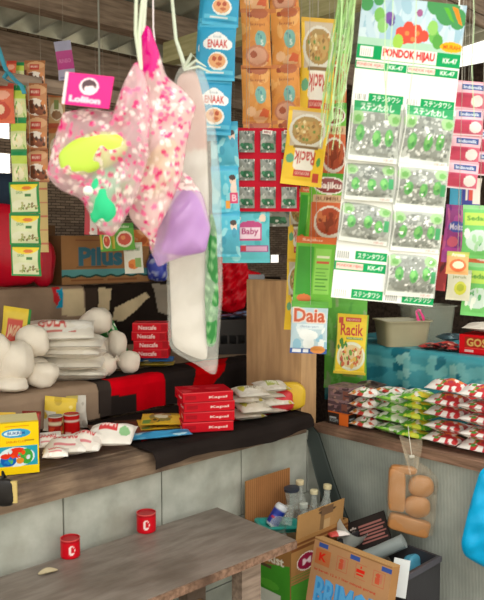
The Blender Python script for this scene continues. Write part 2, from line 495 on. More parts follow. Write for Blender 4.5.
# hanging poles (bamboo) that carry the strings
POLES = {}
def pole(k, name, a, b_, r, lab):
    mm = MB(); a = Vector(a); b_ = Vector(b_); n = 12
    pts = [a.lerp(b_, i/n) for i in range(n+1)]
    mm.tube(pts, [r*(1+.06*(i % 3 == 0)) for i in range(n+1)], 10, '#8a765a')
    o = mm.build(name, M_BEAM); return tag(o, lab, 'pole')
PA, PB, PC = 2.36, 2.40, 2.33
pole('A', 'hanging_pole', (-1.35, -.95, PA), (1.5, -.95, PA), .022, 'round bamboo pole above the frame carrying the scourer card')
pole('B', 'hanging_pole', (-3.2, -.48, PB), (1.5, -.48, PB), .022, 'round bamboo pole above the frame carrying the blue and orange sachets')
pole('C', 'hanging_pole', (-3.2, -.75, PC), (-1.0, -.75, PC), .022, 'round bamboo pole above the frame carrying the pink toy bags')
zr = ony(40, 86, .33).z
mm = MB(); mm.box(-3.1, .315, zr-.022, -.75, .345, zr+.026)
RAIL = tag(mm.build('hanging_rail', M_BEAM, smooth=0), 'grey wooden rail carrying the brown seasoning strips, upper left', 'rail')
for i, x in enumerate((-2.9, -.9)):      # hangers of the rail
    mm = MB(); mm.tube([(x, .33, zr), (x, .33, roofz(.33)+.0)], .004, 6, '#8a8a82'); mm.build('hanger', M_ROPE, RAIL)

# ------------------------------------------------------------------ shelves
ZL1, ZL2, ZL3, ZC, ZR = .72, .875, 1.245, .66, .972
def shelf(name, lab, parts, mats):
    t = thing(name, lab, 'shelf', (0, 0, 0))
    return t
LX = -3.1
t = thing('wooden_ledge', 'lowest wooden ledge on top of the grey block wall', 'shelf', (-1.5, .3, H_WALL))
def part(name, boxargs, mat, root, **kw):
    mm = MB(); b_ = list(boxargs)
    l = root.location
    mm.box(b_[0]-l.x, b_[1]-l.y, b_[2]-l.z, b_[3]-l.x, b_[4]-l.y, b_[5]-l.z)
    return mm.build(name, mat, root, smooth=0)
part('plank', (LX, .05, ZL1-.03, -.105, .485, ZL1), M_WOOD, t)
part('front_beam', (LX, -.03, H_WALL+.002, -1.52, .05, ZL1), M_WOOD, t)
part('front_beam', (-1.515, -.025, H_WALL+.002, -.105, .05, ZL1-.004), M_WOOD, t)
part('rear_beam', (LX, .41, H_WALL-.3, -.105, .48, ZL1-.03), M_WOOD, t)
for x in (-3.0, -1.5, -.2): part('post', (x-.03, .15, 0, x+.03, .21, ZL1-.03), M_WOOD, t)
t = thing('wooden_shelf', 'middle wooden shelf under the banner cloth, behind the lowest ledge', 'shelf', (-1.5, .8, 0))
part('plank', (LX, .50, ZL2-.03, .42, 1.03, ZL2), M_WOOD, t)
for x in (-3.0, -1.7, -.4): part('post', (x-.03, .56, 0, x+.03, .62, ZL2-.03), M_WOOD, t)
t = thing('wooden_shelf', 'top wooden shelf against the woven wall carrying the cardboard box', 'shelf', (-1.5, 1.3, 0))
part('plank', (LX, 1.05, ZL3-.03, .9, 1.5, ZL3), M_WOOD, t)
for x in (-3.0, -1.7, -.4, .8): part('post', (x-.03, 1.1, 0, x+.03, 1.16, ZL3-.03), M_WOOD, t)

# end panel between the two sides of the stall
pt = ony(270, 280, .2)
mm = MB(); mm.box(-.10, .012, 0, 0.0, .355, 1.29)
tag(mm.build('plywood_sheet', M_PLY, smooth=0), 'tall plain light brown plywood sheet standing in the corner', 'panel')

# cloths ------------------------------------------------------------
def drape(name, lab, x0, x1, yb, yf, zt, zb, cv, mat=M_CLOTH, wav=.006, slack=None, seed=0, cat='cloth'):
    """lies on a shelf from yb to the front yf, then hangs to zb; cv covers the unrolled cloth, v=1 at the back"""
    mm = MB(); L1 = yb-yf; L2 = zt-zb; T = L1+L2
    def fn(u, v):
        s = (1-v)*T; x = x0+(x1-x0)*u
        w = wav*(math.sin(u*(x1-x0)*24+seed)+.6*math.sin(u*(x1-x0)*53+seed*2))
        if s < L1: return (x, yb-s, zt+.004+abs(w)*.3)
        d = s-L1; k = min(1, d/.03)
        hem = (slack(u) if slack else 0)*(d/L2)
        return (x, yf-.006*k-.012-.01*k+w*min(1, d/.1), zt+.004-d+hem)
    mm.grid(fn, cv.nx, cv.ny, cv=cv)
    return tag(mm.build(name, mat, smooth=70), lab, cat)
def vmap(yf, zt, zb, yb):
    """canvas v for a picture row on the hanging part"""
    T = (yb-yf)+(zt-zb)
    return lambda z: 1-((yb-yf)+(zt-z))/T
# top shelf: brown cloth with cream patches
cx0, cx1 = -3.0, .85; zb = ZL2+.01
cv = Cv(560, 110, '#8d7764')
vm = vmap(1.05, ZL3, zb, 1.5)
def U(px, py, y): return (ony(px, py, y).x-cx0)/(cx1-cx0)
def pq(cv, y, pts, col, x0, x1, vm_):
    cv.poly([((ony(a, b_, y).x-x0)/(x1-x0), vm_(ony(a, b_, y).z)) for a, b_ in pts], col)
Y3 = 1.03
P = lambda pts, col: pq(cv, Y3, pts, col, cx0, cx1, vm)
P([(82, 280), (320, 270), (330, 345), (96, 345)], '#231c18')
P([(83, 288), (84, 316), (62, 316), (62, 289)], '#c3b190')
P([(98, 288), (111, 288), (108, 320), (96, 320)], '#c3b190')
P([(112, 320), (114, 308), (145, 292), (149, 297), (132, 312), (122, 322)], '#c3b190')
P([(84, 288), (97, 288), (95, 320), (84, 320)], '#3b3029')
P([(152, 284), (174, 284), (176, 318), (158, 312)], '#8f8577')
P([(52, 286), (60, 286), (62, 300), (56, 306), (52, 300)], '#b8393c'); P([(56, 290), (63, 288), (63, 308), (55, 308), (60, 300)], '#2f8fb0')
drape('brown_cloth', 'brown cloth with cream patches hanging from the top shelf', cx0, cx1, 1.49, 1.05, ZL3, zb, cv, seed=2)
# middle shelf: brown, black and red banner
cx0, cx1 = -3.0, .4; zb = ZL1+.012
cv = Cv(560, 100, '#9c8672'); Y2 = .48
vm = vmap(.50, ZL2, zb, 1.02)
P = lambda pts, col: pq(cv, Y2, pts, col, cx0, cx1, vm)
P([(96, 340), (420, 330), (420, 480), (100, 480)], '#2b2422')
P([(110, 372), (164, 366), (164, 440), (135, 440), (135, 394), (110, 397)], '#d3222a')
P([(205, 340), (245, 340), (222, 372), (207, 392), (190, 393)], '#cf2a2c')
P([(98, 376), (110, 376), (112, 440), (100, 440)], '#3d3531')
drape('banner_cloth', 'brown, black and red banner cloth hanging from the middle shelf', cx0, cx1, 1.015, .50, ZL2, zb, cv, seed=5)
# lowest ledge: black banner end with a red field
cx0, cx1 = -.95, -.108
cv = Cv(220, 110, '#27211f'); Y1 = -.03
def q1(pts, col):
    cv.poly([((onz(a, b_, ZL1).x-cx0)/(cx1-cx0), 1-(.475-(onz(a, b_, ZL1).y+.04))/((.475+.04)+(ZL1-.628))) for a, b_ in pts], col)
q1([(148, 440), (196, 424), (300, 398), (304, 412), (250, 424), (190, 434), (150, 446)], '#9c1f28')
q1([(108, 446), (120, 424), (170, 420), (180, 440)], '#54392f')
drape('black_banner', 'black and dark red banner end draped over the lowest ledge', cx0, cx1, .475, -.04, ZL1, .648, cv, seed=9, slack=lambda u: .012*math.sin(u*7)+.014)

# bench -------------------------------------------------------------
ZB = .452
t = thing('bench', 'long weathered wooden bench against the grey block wall', 'bench', (-1.5, -.232, 0), (0, 0, math.radians(-1.2)))
mm = MB(); mm.box(-.95, -.215, ZB-.03, .845, .195, ZB); mm.build('seat', M_BENCH, t, smooth=0)
mm = MB(); mm.box(-.95, -.222, ZB-.028, .845, -.2152, ZB-.003); mm.build('front_edge', M_WOODY, t, smooth=0)
for x in (-.8, .64):
    for y in (-.17, .12):
        mm = MB(); mm.box(x, y, 0, x+.085, y+.05, ZB-.03); mm.build('leg', M_BEAM, t, smooth=0)
    mm = MB(); mm.box(x+.02, -.13, .12, x+.06, .13, .17); mm.build('stretcher', M_PLY, t, smooth=0)

# counter on the right ------------------------------------------------
t = thing('counter', 'right-hand wooden counter shelf holding the stacked noodle packs', 'counter', (.2, -.8, 0))
part('plank', (-.03, -2.2, ZC-.035, .36, -.005, ZC), M_WOODY, t)
for y in (-.06, -1.0, -2.0): part('post', (.25, y-.03, 0, .31, y+.03, ZC-.035), M_DARKW, t)
mm = MB()
def tf(u, v):
    y = -.005-2.0*u; z = .618*(1-v)
    return (.0+.05*v+.012*math.sin(u*17)*v+.008*math.sin(u*41+1)*v, y, .622-.62*v)
mm.grid(lambda u, v: tf(u, v), 80, 24)
tag(mm.build('tarpaulin', M_TARP, smooth=70), 'grey woven tarpaulin hanging below the right-hand counter', 'tarpaulin')
# rear riser with the blue patterned cloth
t = thing('rear_shelf', 'rear shelf under the turquoise cloth behind the noodle packs', 'shelf', (.7, -.8, 0))
part('plank', (.385, -2.2, ZR-.03, 1.1, .3, ZR-.002), M_WOODY, t)
for y in (.2, -1.0, -2.0): part('post', (.42, y-.03, 0, .48, y+.03, ZR-.03), M_DARKW, t)
cv = Cv(260, 90, '#4a98a5')
q = random.Random(4)
cv.blobs(90, [C('#357f8f'), C('#4f9ca8'), C('#69aeb4')], .012, .03, seed=3)
for i in range(34):
    u, v = q.random(), q.uniform(0, .95)
    for k in range(5):
        a = k*2*PI/5+i
        cv.ell(u+.014*math.cos(a), v+.05*math.sin(a), .010, .034, q.choice(['#8fc4c4', '#276f80', '#74b4b8']), 0)
    cv.ell(u, v, .006, .02, '#256f84')
mm = MB(); T_ = .45+.34
def rf(u, v):
    s = (1-v)*T_; y = .26-2.3*u
    w = .006*math.sin(u*50)+.004*math.sin(u*111)
    if s < .45: return (.82-s, y, ZR+.004)
    d = s-.45
    return (.37-.012*min(1, d/.03)+w*min(1, d/.1), y, ZR+.004-d*.9)
mm.grid(rf, 260, 90, cv=cv)
tag(mm.build('table_cloth', M_BAG, smooth=70), 'turquoise floral plastic cloth covering the rear shelf', 'tablecloth')
# ================================================================== hanging goods
def cord(root, z0, ztop, x=0, r=.0007, col='#a8a498', name='hanger', y=0):
    """string from the goods up to the pole, in the local frame of root"""
    mm = MB(); inv = root.rotation_euler.to_matrix().inverted()
    a = Vector((x, y, z0)); w = root.rotation_euler.to_matrix() @ a + root.location
    top = inv @ (Vector((w.x, w.y, ztop))-root.location)
    mm.tube([a, a.lerp(top, .5)+Vector((.002, 0, 0)), top], r, 6, col)
    return mm.build(name, M_ROPE, root)

def strip(name, lab, cat, px0, px1, py0, py1, y, cvs, ztop, b=.011, lean=0, yaw=0, group=None, seed=0, mat=None, wid=None, cordx=(0,), shifts=None, part='sachet', ov=1.03, crd='#a8a498', seal=.07, step=None):
    """a hung chain of sachets; cvs from the top down"""
    p, w, h = hang(px0, px1, py0, py1, y)
    n = len(cvs); hh = h/n
    t = thing(name, lab, cat, p, (0, lean, RZ+yaw), group)
    cache = {}
    for k, c in enumerate(cvs):
        key = (id(c), k % 3)
        mm = pouch(w, hh*ov, b, c, seed=seed+k)
        o = mm.build(part, mat or M_PACK, t)
        dx = shifts[k] if shifts else 0
        o.location = (dx, -.004*(k % 2)-.002, -(k+.5)*hh)
        o.rotation_euler = (math.radians(2.5*math.sin(k*2.3+seed)), math.radians(1.2*math.sin(k*1.7+seed)), math.radians(4*math.sin(k*3.1+seed)))
    for x in cordx: cord(t, -.01, ztop, x, col=crd)
    return t

# ---------------- printed designs
def d_masako():
    c = Cv(40, 46, '#c98a5b')
    c.rect(0, .86, 1, 1, '#a8673c'); c.rect(0, 0, 1, .05, '#a8673c')
    c.ell(.55, .8, .42, .16, '#d9a77c')
    c.rect(.28, .62, .72, .84, '#c0352a'); c.text('MASAKO', .5, .735, .36, .09, '#f6e3d2', .01)
    c.ell(.5, .3, .44, .24, '#efe4da'); c.ell(.35, .3, .24, .2, '#6e3c25'); c.ell(.66, .25, .26, .18, '#8a4a30'); c.ell(.62, .42, .2, .1, '#e9ded5')
    c.blobs(12, [C('#51301f'), C('#a9603a'), C('#d98a50')], .03, .09, (.1, .1, .9, .5), 3)
    c.rect(0, .08, .12, .6, '#7b3f27'); return c
def d_greenlid(): 
    c = Cv(24, 46, '#cfd89c'); c.rect(0, .84, 1, 1, '#1f8a50'); c.rect(0, 0, 1, .06, '#2b8a4a'); c.rect(0, .6, 1, .84, '#b9d24a'); c.ell(.45, .3, .34, .2, '#e8e3c0')
    c.blobs(8, [C('#78b34b'), C('#e8d9a0')], .05, .1, (.1, .1, .9, .5), 2); return c
def d_greenbox():
    c = Cv(46, 46, '#d9e0b4')
    c.rect(0, .9, 1, 1, '#14803a'); c.rect(0, 0, 1, .05, '#1b8a40'); c.rect(.93, 0, 1, 1, '#1b8a40'); c.rect(0, 0, .05, 1, '#1b8a40')
    c.ell(.5, .92, .45, .22, '#f2d62a'); c.rect(0, .93, 1, 1, '#14803a'); c.ell(.6, .8, .16, .06, '#e07a2a'); c.text('SASA', .36, .66, .24, .09, '#57913c', .02)
    c.rect(.54, .53, .74, .62, '#3e7a3a')
    c.ell(.45, .28, .38, .16, '#dfe3c4'); c.blobs(20, [C('#8a7f4e'), C('#a8b070'), C('#6d8a40'), C('#c9b98a')], .02, .05, (.3, .15, .92, .34), 5); return c
def d_orangered(s=0):
    c = Cv(28, 40, '#d9653f'); c.rect(0, .86, 1, 1, '#b53a2b'); c.ell(.5, .7, .36, .12, '#e9a58c'); c.ell(.5, .32, .36, .22, '#c03f2c'); c.ell(.45, .34, .2, .12, '#e8c6a6'); return c
def d_brownmix():
    c = Cv(30, 44, '#b89566'); c.rect(0, .82, 1, 1, '#b96a38'); c.rect(0, 0, 1, .12, '#a84f32'); c.ell(.5, .45, .38, .25, '#d9cfb6'); c.rect(.35, .5, .65, .75, '#7a8a4e'); c.ell(.5, .35, .3, .12, '#8a6440'); return c
def d_pinkpurple():
    c = Cv(28, 60, '#c43b93'); c.rect(0, .76, 1, 1, '#a9aac9'); c.rect(0, 0, 1, .28, '#b4b2cf'); c.text('RINSO', .5, .5, .7, .1, '#e28cc6', .01); c.rect(.1, .05, .9, .1, '#8d8cb8'); return c
def d_enaak(open_=False):
    c = Cv(52, 72, '#1d9ccb')
    c.rect(0, .94, 1, 1, '#3fb2da'); c.rect(0, 0, 1, .05, '#3fb2da')
    for u, v, ru, rv in ((.5, .66, .3, .15), (.3, .62, .2, .1), (.72, .61, .2, .1), (.5, .76, .14, .08)): c.ell(u, v, ru, rv, '#eef2f4')
    c.text('Enaak', .5, .75, .22, .045, '#8a97a8', .0)
    c.text('ENAAK', .51, .62, .56, .15, '#c9302c', .03)
    c.ell(.52, .32, .27, .15, '#e9ece8'); c.ell(.5, .33, .23, .12, '#e2a877'); c.ell(.42, .36, .06, .04, '#b8533a'); c.ell(.58, .37, .06, .04, '#b8533a'); c.ell(.55, .28, .08, .03, '#c46b42')
    c.rect(.05, .1, .95, .18, '#52bce0'); c.rect(.2, .12, .7, .15, '#dbe9ee'); return c
def d_baby(mark=True):
    c = Cv(52, 66, '#49b7d2'); c.rect(0, .9, 1, 1, '#2ea6cd'); c.blobs(16, [C('#86d3e2'), C('#6cc6da')], .05, .14, (0, .1, 1, .8), 9)
    c.ell(.78, .68, .12, .1, '#e8c9b4'); c.ell(.76, .75, .12, .06, '#4a3a36'); c.ell(.8, .5, .12, .16, '#e9d6cb')
    if mark: c.rect(.66, .2, .95, .42, '#d8376f'); c.text('B', .82, .31, .18, .14, '#f0c8d8', .02); c.rect(.5, .08, .66, .26, '#f0a030')
    else: c.rect(0, .05, 1, .6, '#49a9c4'); c.blobs(8, [C('#8fd3de'), C('#3f9ab8')], .06, .14, (0, .1, 1, .6), 2)
    c.poly([(0, .75), (.1, .55), (.3, .4), (.2, .2), (0, .2)], '#8fd4e4'); return c
def d_babyteal():
    c = Cv(66, 60, '#57c0cc'); c.rect(0, .9, 1, 1, '#3fb1c0'); c.blobs(14, [C('#8fd8de'), C('#3fb0bb')], .04, .1, (0, .1, 1, .9), 4)
    c.ell(.3, .8, .09, .07, '#e9ddc8'); c.ell(.3, .85, .08, .04, '#4d4238'); c.ell(.85, .8, .07, .07, '#ead0bb')
    c.rect(.34, .4, .84, .68, '#c23b7d'); c.ell(.6, .68, .24, .07, '#c23b7d'); c.rect(.38, .44, .8, .64, '#f0d3e2'); c.text('Baby', .59, .55, .36, .15, '#b02d6e', .03)
    c.rect(.06, .2, .98, .32, '#9b4d8f'); c.text('MILK', .24, .26, .2, .07, '#f4dceb', .02); c.rect(.5, .22, .95, .3, '#d9a7c8'); c.rect(.4, .21, .5, .31, '#cf2f43'); return c
def d_orange(n=0):
    c = Cv(46, 66, '#e2963f'); c.rect(0, .93, 1, 1, '#cf7c3c'); c.rect(0, 0, 1, .04, '#cf7c3c')
    c.blobs(18, [C('#e8a350'), C('#d98a38'), C('#ecae60')], .06, .16, seed=n+2)
    c.ell(.3, .9, .1, .05, '#a14a2c'); c.ell(.62, .12, .26, .1, '#e7b07c')
    c.ell(.62, .92, .3, .09, '#b9643a')
    c.text('kopi', .55, .73, .5, .07, '#a9552e', .01)
    c.rect(.5, .36, .78, .6, '#6fb0ae'); c.ell(.64, .48, .2, .15, '#7cbab2'); c.text('Ta', .6, .53, .16, .08, '#2c6f86', .02); c.text('5', .68, .42, .1, .09, '#e6efe6', .02)
    c.poly([(.56, .12), (.9, .1), (.92, .22), (.72, .26)], '#d85f2c'); c.ell(.3, .2, .16, .08, '#eebd8e')
    return c
def d_orange2():
    c = d_orange(5); c.ell(.5, .2, .4, .18, '#c9805a'); c.ell(.5, .2, .34, .14, '#dba183'); c.ell(.38, .22, .12, .06, '#a8522e'); return c
def d_racik(inv=True):
    c = Cv(60, 84, '#f0c516')
    s = -1 if inv else 1
    V = (lambda v: 1-v) if inv else (lambda v: v)
    def R(u0, v0, u1, v1, col):
        a, b_ = sorted((V(v0), V(v1))); u0, u1 = (1-u1, 1-u0) if inv else (u0, u1); c.rect(u0, a, u1, b_, col)
    def E(u, v, ru, rv, col): c.ell(1-u if inv else u, V(v), ru, rv, col)
    R(.0, .0, 1, .06, '#d9a813')
    R(.1, .04, .9, .5, '#c7b69a') if inv else None
    E(.5, .3, .45, .22, '#d9d5c6'); E(.5, .29, .38, .18, '#a98a4c'); E(.5, .3, .28, .13, '#c09a55')
    q = random.Random(3)
    for i in range(36): E(.5+q.uniform(-.3, .3), .29+q.uniform(-.12, .12), .035, .022, q.choice(['#8d6d35', '#d3b270', '#6f8a3a', '#b3803d', '#e2cf9a']))
    R(.28, .52, .76, .76, '#f4efe2'); E(.5, .76, .24, .06, '#f4efe2')
    c.text('Racik', .5, V(.64), .52, .17, '#c8372e', .02, flip=inv)
    R(.3, .8, .72, .88, '#c8352c'); c.text('INDOFOOD', .5 if not inv else .49, V(.84), .34, .04, '#f3d9c8', 0, flip=inv)
    R(.1, .82, .24, .94, '#c8432c'); E(.85, .66, .1, .06, '#67b184'); E(.14, .68, .05, .06, '#5ea64a')
    R(.2, .49, .8, .53, '#8a6f49')
    return c
def d_sajiku():
    c = Cv(46, 66, '#72c22f'); c.rect(0, .92, 1, 1, '#4fa82b'); c.rect(0, 0, 1, .03, '#4a9d28')
    c.ell(.55, .82, .42, .13, '#f0ece0'); c.ell(.55, .82, .38, .11, '#8e2f2a'); c.text('Sajiku', .56, .81, .62, .13, '#f4efe6', .01)
    c.text('Sajiku', .56, .81, .6, .12, '#f6e9de', .02)
    c.rect(.12, .58, 1, .68, '#d9b48a'); c.text('BUMBU', .55, .63, .7, .06, '#7c4a2c', .01)
    c.rect(.08, .03, 1, .58, '#d9662f'); c.ell(.6, .3, .42, .23, '#ece0d0'); c.ell(.6, .31, .36, .19, '#b44a26')
    c.blobs(18, [C('#8f3a1c'), C('#d3753f'), C('#c35a2e')], .04, .09, (.3, .18, .9, .42), 3); return c
def d_sajikugreen():
    c = Cv(50, 90, '#6cc033'); c.rect(0, .9, 1, 1, '#dd6a2a'); c.text('Sajiku', .4, .95, .5, .05, '#f2dcc0', .01)
    c.rect(.06, .16, .46, .86, '#39a02c'); c.rect(.5, .18, .9, .84, '#8fd457'); c.rect(.54, .62, .86, .66, '#cf5a3a'); c.rect(.54, .7, .86, .74, '#e6efc8')
    for i in range(7): c.rect(.54, .24+i*.05, .86-.04*(i % 3), .255+i*.05, '#4c9a34')
    c.ell(.28, .12, .18, .06, '#e2742f'); return c
def d_daia():
    c = Cv(56, 76, '#b9d3de'); c.rect(0, .88, 1, 1, '#5cae3c'); c.blobs(20, [C('#e9f1f2'), C('#8fc0d8'), C('#cfe2e8')], .06, .16, (.05, .15, .95, .5), 8)
    c.text('Daia', .5, .73, .92, .3, '#f2dccb', .07); c.text('Daia', .5, .73, .86, .26, '#c8572e', .03)
    c.rect(.15, .48, .9, .56, '#d9e8ec'); c.text('deterjen', .5, .52, .5, .05, '#5574a0', .0)
    c.ell(.48, .36, .26, .1, '#eef5f6'); c.rect(0, 0, 1, .1, '#2c5ca8'); c.rect(.06, .02, .3, .08, '#e9eef5'); c.rect(.36, .02, .5, .08, '#e9eef5'); c.ell(.75, .08, .2, .08, '#e0903f'); return c
def d_pinkmilk():
    c = Cv(44, 48, '#d9637f'); c.rect(0, .92, 1, 1, '#e9a5b4'); c.rect(0, .56, 1, .92, '#e9b9c6'); c.rect(.2, .66, .92, .88, '#2d4e8e'); c.text('Indomilk', .56, .77, .6, .12, '#dde6f4', .02)
    c.rect(.05, .1, .55, .5, '#c93a5c'); c.ell(.74, .3, .2, .2, '#f0e8e6'); c.rect(0, 0, 1, .05, '#e7cdd4'); c.rect(.1, .4, .6, .54, '#c1355a'); return c
def d_purple():
    c = Cv(48, 80, '#a3408f'); c.blobs(30, [C('#c24fa6'), C('#7c2f86'), C('#d05f9a')], .06, .14, seed=6); c.ell(.5, .62, .36, .1, '#4b59b5'); c.text('Molto', .5, .62, .6, .11, '#e6dcf2', .02)
    c.ell(.4, .36, .24, .09, '#d85f7d'); c.rect(.1, .18, .8, .26, '#b83fa0'); return c
def d_green2(k=0):
    c = Cv(44, 60, '#68bf62'); c.rect(0, .92, 1, 1, '#8fd08a'); c.rect(.05, .62, .95, .86, '#b4d94f'); c.text('Sedaap', .5, .74, .75, .12, '#3e8f30', .03)
    c.ell(.5, .34, .4, .2, '#c5dcd0'); c.blobs(14, [C('#9fd0a0'), C('#e4ede0'), C('#4fa860')], .05, .1, (.1, .15, .9, .55), 3+k); return c
def d_orangewhite():
    c = Cv(40, 38, '#e2a867'); c.rect(0, .8, 1, 1, '#b9c05c'); c.ell(.5, .4, .38, .28, '#e0672f'); c.ell(.5, .42, .26, .16, '#f0d8b8'); c.text('Aroma', .5, .86, .6, .14, '#f4eedc', .02); return c
def d_whiteyellow():
    c = Cv(40, 50, '#d9d9c0'); c.rect(0, .86, 1, 1, '#bcc7a4'); c.ell(.55, .4, .26, .22, '#cfd23c'); c.ell(.55, .42, .16, .12, '#a8b52a'); c.text('jeruk', .5, .75, .6, .12, '#7d8a4a', .01); return c
def d_blister():
    c = Cv(44, 50, '#8f938c'); c.blobs(26, [C('#b9bcb4'), C('#5a625c'), C('#cfd2cc'), C('#757c75')], .06, .14, seed=11); c.ell(.5, .28, .36, .16, '#2e6b4c'); c.blobs(8, [C('#1f5a3c'), C('#3f8a62'), C('#d9dcd6')], .05, .1, (.15, .15, .85, .4), 3); return c

MAS, GLID, GBOX, ORD, BRM = d_masako(), d_greenlid(), d_greenbox(), d_orangered(), d_brownmix()
# ---------------- left rail
YR = .305
zrail = zr-.02
strip('seasoning_strip', 'long strip of brown bouillon sachets with red labels on the left rail', 'sachet strip', 24, 47, 84, 181, YR, [MAS]*3, zr, seed=1)
strip('seasoning_strip', 'narrow strip of pale green sachets with dark green tops beside the brown bouillon strip', 'sachet strip', 10, 26, 86, 182, YR+.004, [GLID]*3, zr, seed=3)
strip('seasoning_strip', 'strip of three green bordered yellow seasoning sachets hanging lowest at far left', 'sachet strip', 9, 40, 182, 276, YR-.012, [GBOX]*3, zr, seed=5, cordx=(-.02, .02), ov=1.0)
strip('snack_strip', 'orange red sachets at the far left end of the rail', 'sachet strip', -12, 14, 84, 122, YR+.03, [ORD], zr, seed=7)
strip('seasoning_strip', 'faded brown sachet strip at the right end of the left rail', 'sachet strip', 48, 65, 92, 162, YR+.05, [BRM]*2, zr, seed=9)
# sachets folded over the rail
for (a, b_, c_, d_, cv_, lab) in ((6, 16, 60, 78, ORD, 'small orange sachet end sticking up above the left rail'), (15, 24, 62, 78, GLID, 'small green sachet end sticking up above the left rail'), (24, 45, 60, 80, MAS, 'brown sachet end folded up above the left rail')):
    p, w, h = hang(a, b_, c_, d_+6, YR+.03)
    o = pouch(w, h, .006, cv_, seed=int(a)).build('sachet', M_PACK, None, p-Vector((0, 0, h/2)), (math.radians(-8), 0, RZ)); tag(o, lab, 'sachet')
# wooden batten behind the green strip
p, w, h = hang(38, 47, 172, 252, .75)
t = thing('measuring_strip', 'pale yellow paper strip with faint red marks hanging behind the green sachets', 'paper strip', p, (0, 0, RZ))
c = Cv(12, 80, '#d6bf86'); [c.rect(0, .1+.17*i, 1, .12+.17*i, '#c9806a') for i in range(5)]
mm = MB(); mm.box(-w/2, -.002, -h, w/2, .002, 0, '#d6bf86', front=c); mm.build('strip', M_CARD, t, smooth=0); cord(t, -.005, roofz(.75), 0)
# pink and lilac sachet on the beam
p, w, h = hang(54, 71, 42, 79, .86)
strip('detergent_sachet', 'lilac and magenta sachet hanging alone from the roof beam, upper left', 'sachet', 54, 71, 42, 79, .86, [d_pinkpurple()], roofz(.86), b=.006, lean=-.12, part='sachet')
# blue ribbon at the far left
p = ony(0, 48, .2); t = thing('ribbon', 'blue plastic ribbon tied at the far left end of the rail', 'ribbon', ony(8, 70, .27), (0, 0, RZ))
mm = MB(); s_ = dep(t.location)/F
for pts in ([(-14, 34), (-8, 20), (-3, 4), (0, -2)], [(0, -2), (6, -9), (14, -16), (17, -24)], [(0, -2), (-4, -8), (2, -12), (10, -14), (0, -2)]):
    mm.tube([(a*s_, -.004*i, b_*s_) for i, (a, b_) in enumerate(pts)], .008, 8, '#4f9fb8', flat=.3)
mm.build('hanging_band', M_BAG, t)

# ---------------- pink toy bags
def px_local(pts, root):
    """picture outline to the local x, z of a thing that faces the stall front"""
    s = dep(root.location)/F
    c0 = root.location; inv = (Matrix.Rotation(RZ, 3, 'Z')).inverted()
    out = []
    for a, b_ in pts:
        d = ray(a, b_); n = CAMROT @ Vector((0, 0, 1)); n.z = 0; n.normalize()
        k = (c0-CAM).dot(n)/d.dot(n)
        l = inv @ (CAM+d*k-c0); out.append((l.x, l.z))
    return out
def pink_film(seed, a_hi=.82, a_lo=.5, dens=1.0, light=(.86, .62, .62)):
    q = np.random.RandomState(seed); pts = q.rand(2600, 2)*.62-.31; rad = q.uniform(.003, .0062, 2600)
    kinds = q.rand(2600)
    hot = C('#d92f78'); mid = C('#ea74a0'); wht = C('#f8e4e2')
    def fn(x, z):
        d = np.hypot(pts[:, 0]-x, (pts[:, 1]-z)); i = int(np.argmin(d-rad))
        if d[i] < rad[i]*dens:
            c = mid if kinds[i] < .38 else (hot if kinds[i] < .56 else wht)
            return (c[0], c[1], c[2], a_hi)
        return (light[0], light[1], light[2], a_lo)
    return fn
def clear(col, a):
    c = C(col); return lambda x, z: (c[0], c[1], c[2], a)
YP = -.75
# bag A with a header card
t = thing('toy_bag', 'pink patterned clear bag with a pink header card, leftmost of the hanging toy bags', 'toy bag', ony(105, 150, YP), (0, 0, RZ))
oA = px_local([(63, 112), (90, 108), (114, 112), (124, 84), (136, 60), (146, 76), (150, 118), (148, 160), (137, 195), (124, 222), (112, 238), (96, 228), (82, 200), (60, 190), (46, 176), (54, 140)], t)
mm = pillow(oA, .035, pink_film(3, a_hi=.74, a_lo=.36, light=(.88,.6,.66)), 44, 150, 3, .12); mm.build('film', M_FILM, t)
c = Cv(72, 50, '#e8458f'); c.rect(0, 0, .06, 1, '#f3dfe0'); c.ell(.52, .62, .2, .27, '#f6dfe8'); c.ell(.52, .64, .155, .2, '#5d4a50'); c.ell(.55, .54, .12, .14, '#f4dde2'); c.poly([(.4, .6), (.6, .78), (.66, .56), (.6, .66)], '#5d4a50')
c.text('Loliion', .47, .2, .66, .2, '#f7d3e2', .06)
hd = px_local([(71, 77), (118, 82), (113, 113), (67, 108)], t)
mm = MB(); A_, B_, C_, D_ = [Vector((x, 0, z)) for x, z in hd]
def hf(y): return lambda u, v: (D_.lerp(C_, u)).lerp(A_.lerp(B_, u), v)+Vector((0, y, 0))
mm.grid(hf(-.046), 2, 2, cv=c); mm.grid(lambda u, v: hf(-.043)(1-u, v), 2, 2, '#e8458f'); mm.build('header_card', M_CARD, t)
gp = px_local([(138, 34), (141, -12)], t)
mm = MB()
topz = PC-t.location.z
for dx in (-.009, .006):
    mm.tube([(px_local([(141, 70)], t)[0][0], 0, px_local([(141, 70)], t)[0][1]), (gp[0][0]+dx*.5, -.003, gp[0][1]), (gp[1][0]+dx, -.003, gp[1][1]), (gp[1][0]+dx*.6, 0, topz)], .0038, 7, '#cfd9c4')
mm.build('hanger', M_ROPE, t)
def in_bag(name, lab, px, py, y, rx, ry, rz_, col, rot=0, seed=0, amp=.03, mat=None, sq=1.0, colfn=None, cat='ball'):
    p = ony(px, py, y); k = dep(p)/F
    o = blob(rx*k, ry*k, rz_*k, col, seed, amp, 26, 16, sq=sq, colfn=colfn).build(name, mat or M_RUBBER, None, p, (0, rot, RZ)); return tag(o, lab, cat)
in_bag('toy_ball', 'lime green soft toy ball inside the leftmost pink bag', 92, 153, YP, 36, 8.4, 19, '#bddc58', -.3, 2, .06, sq=.9)
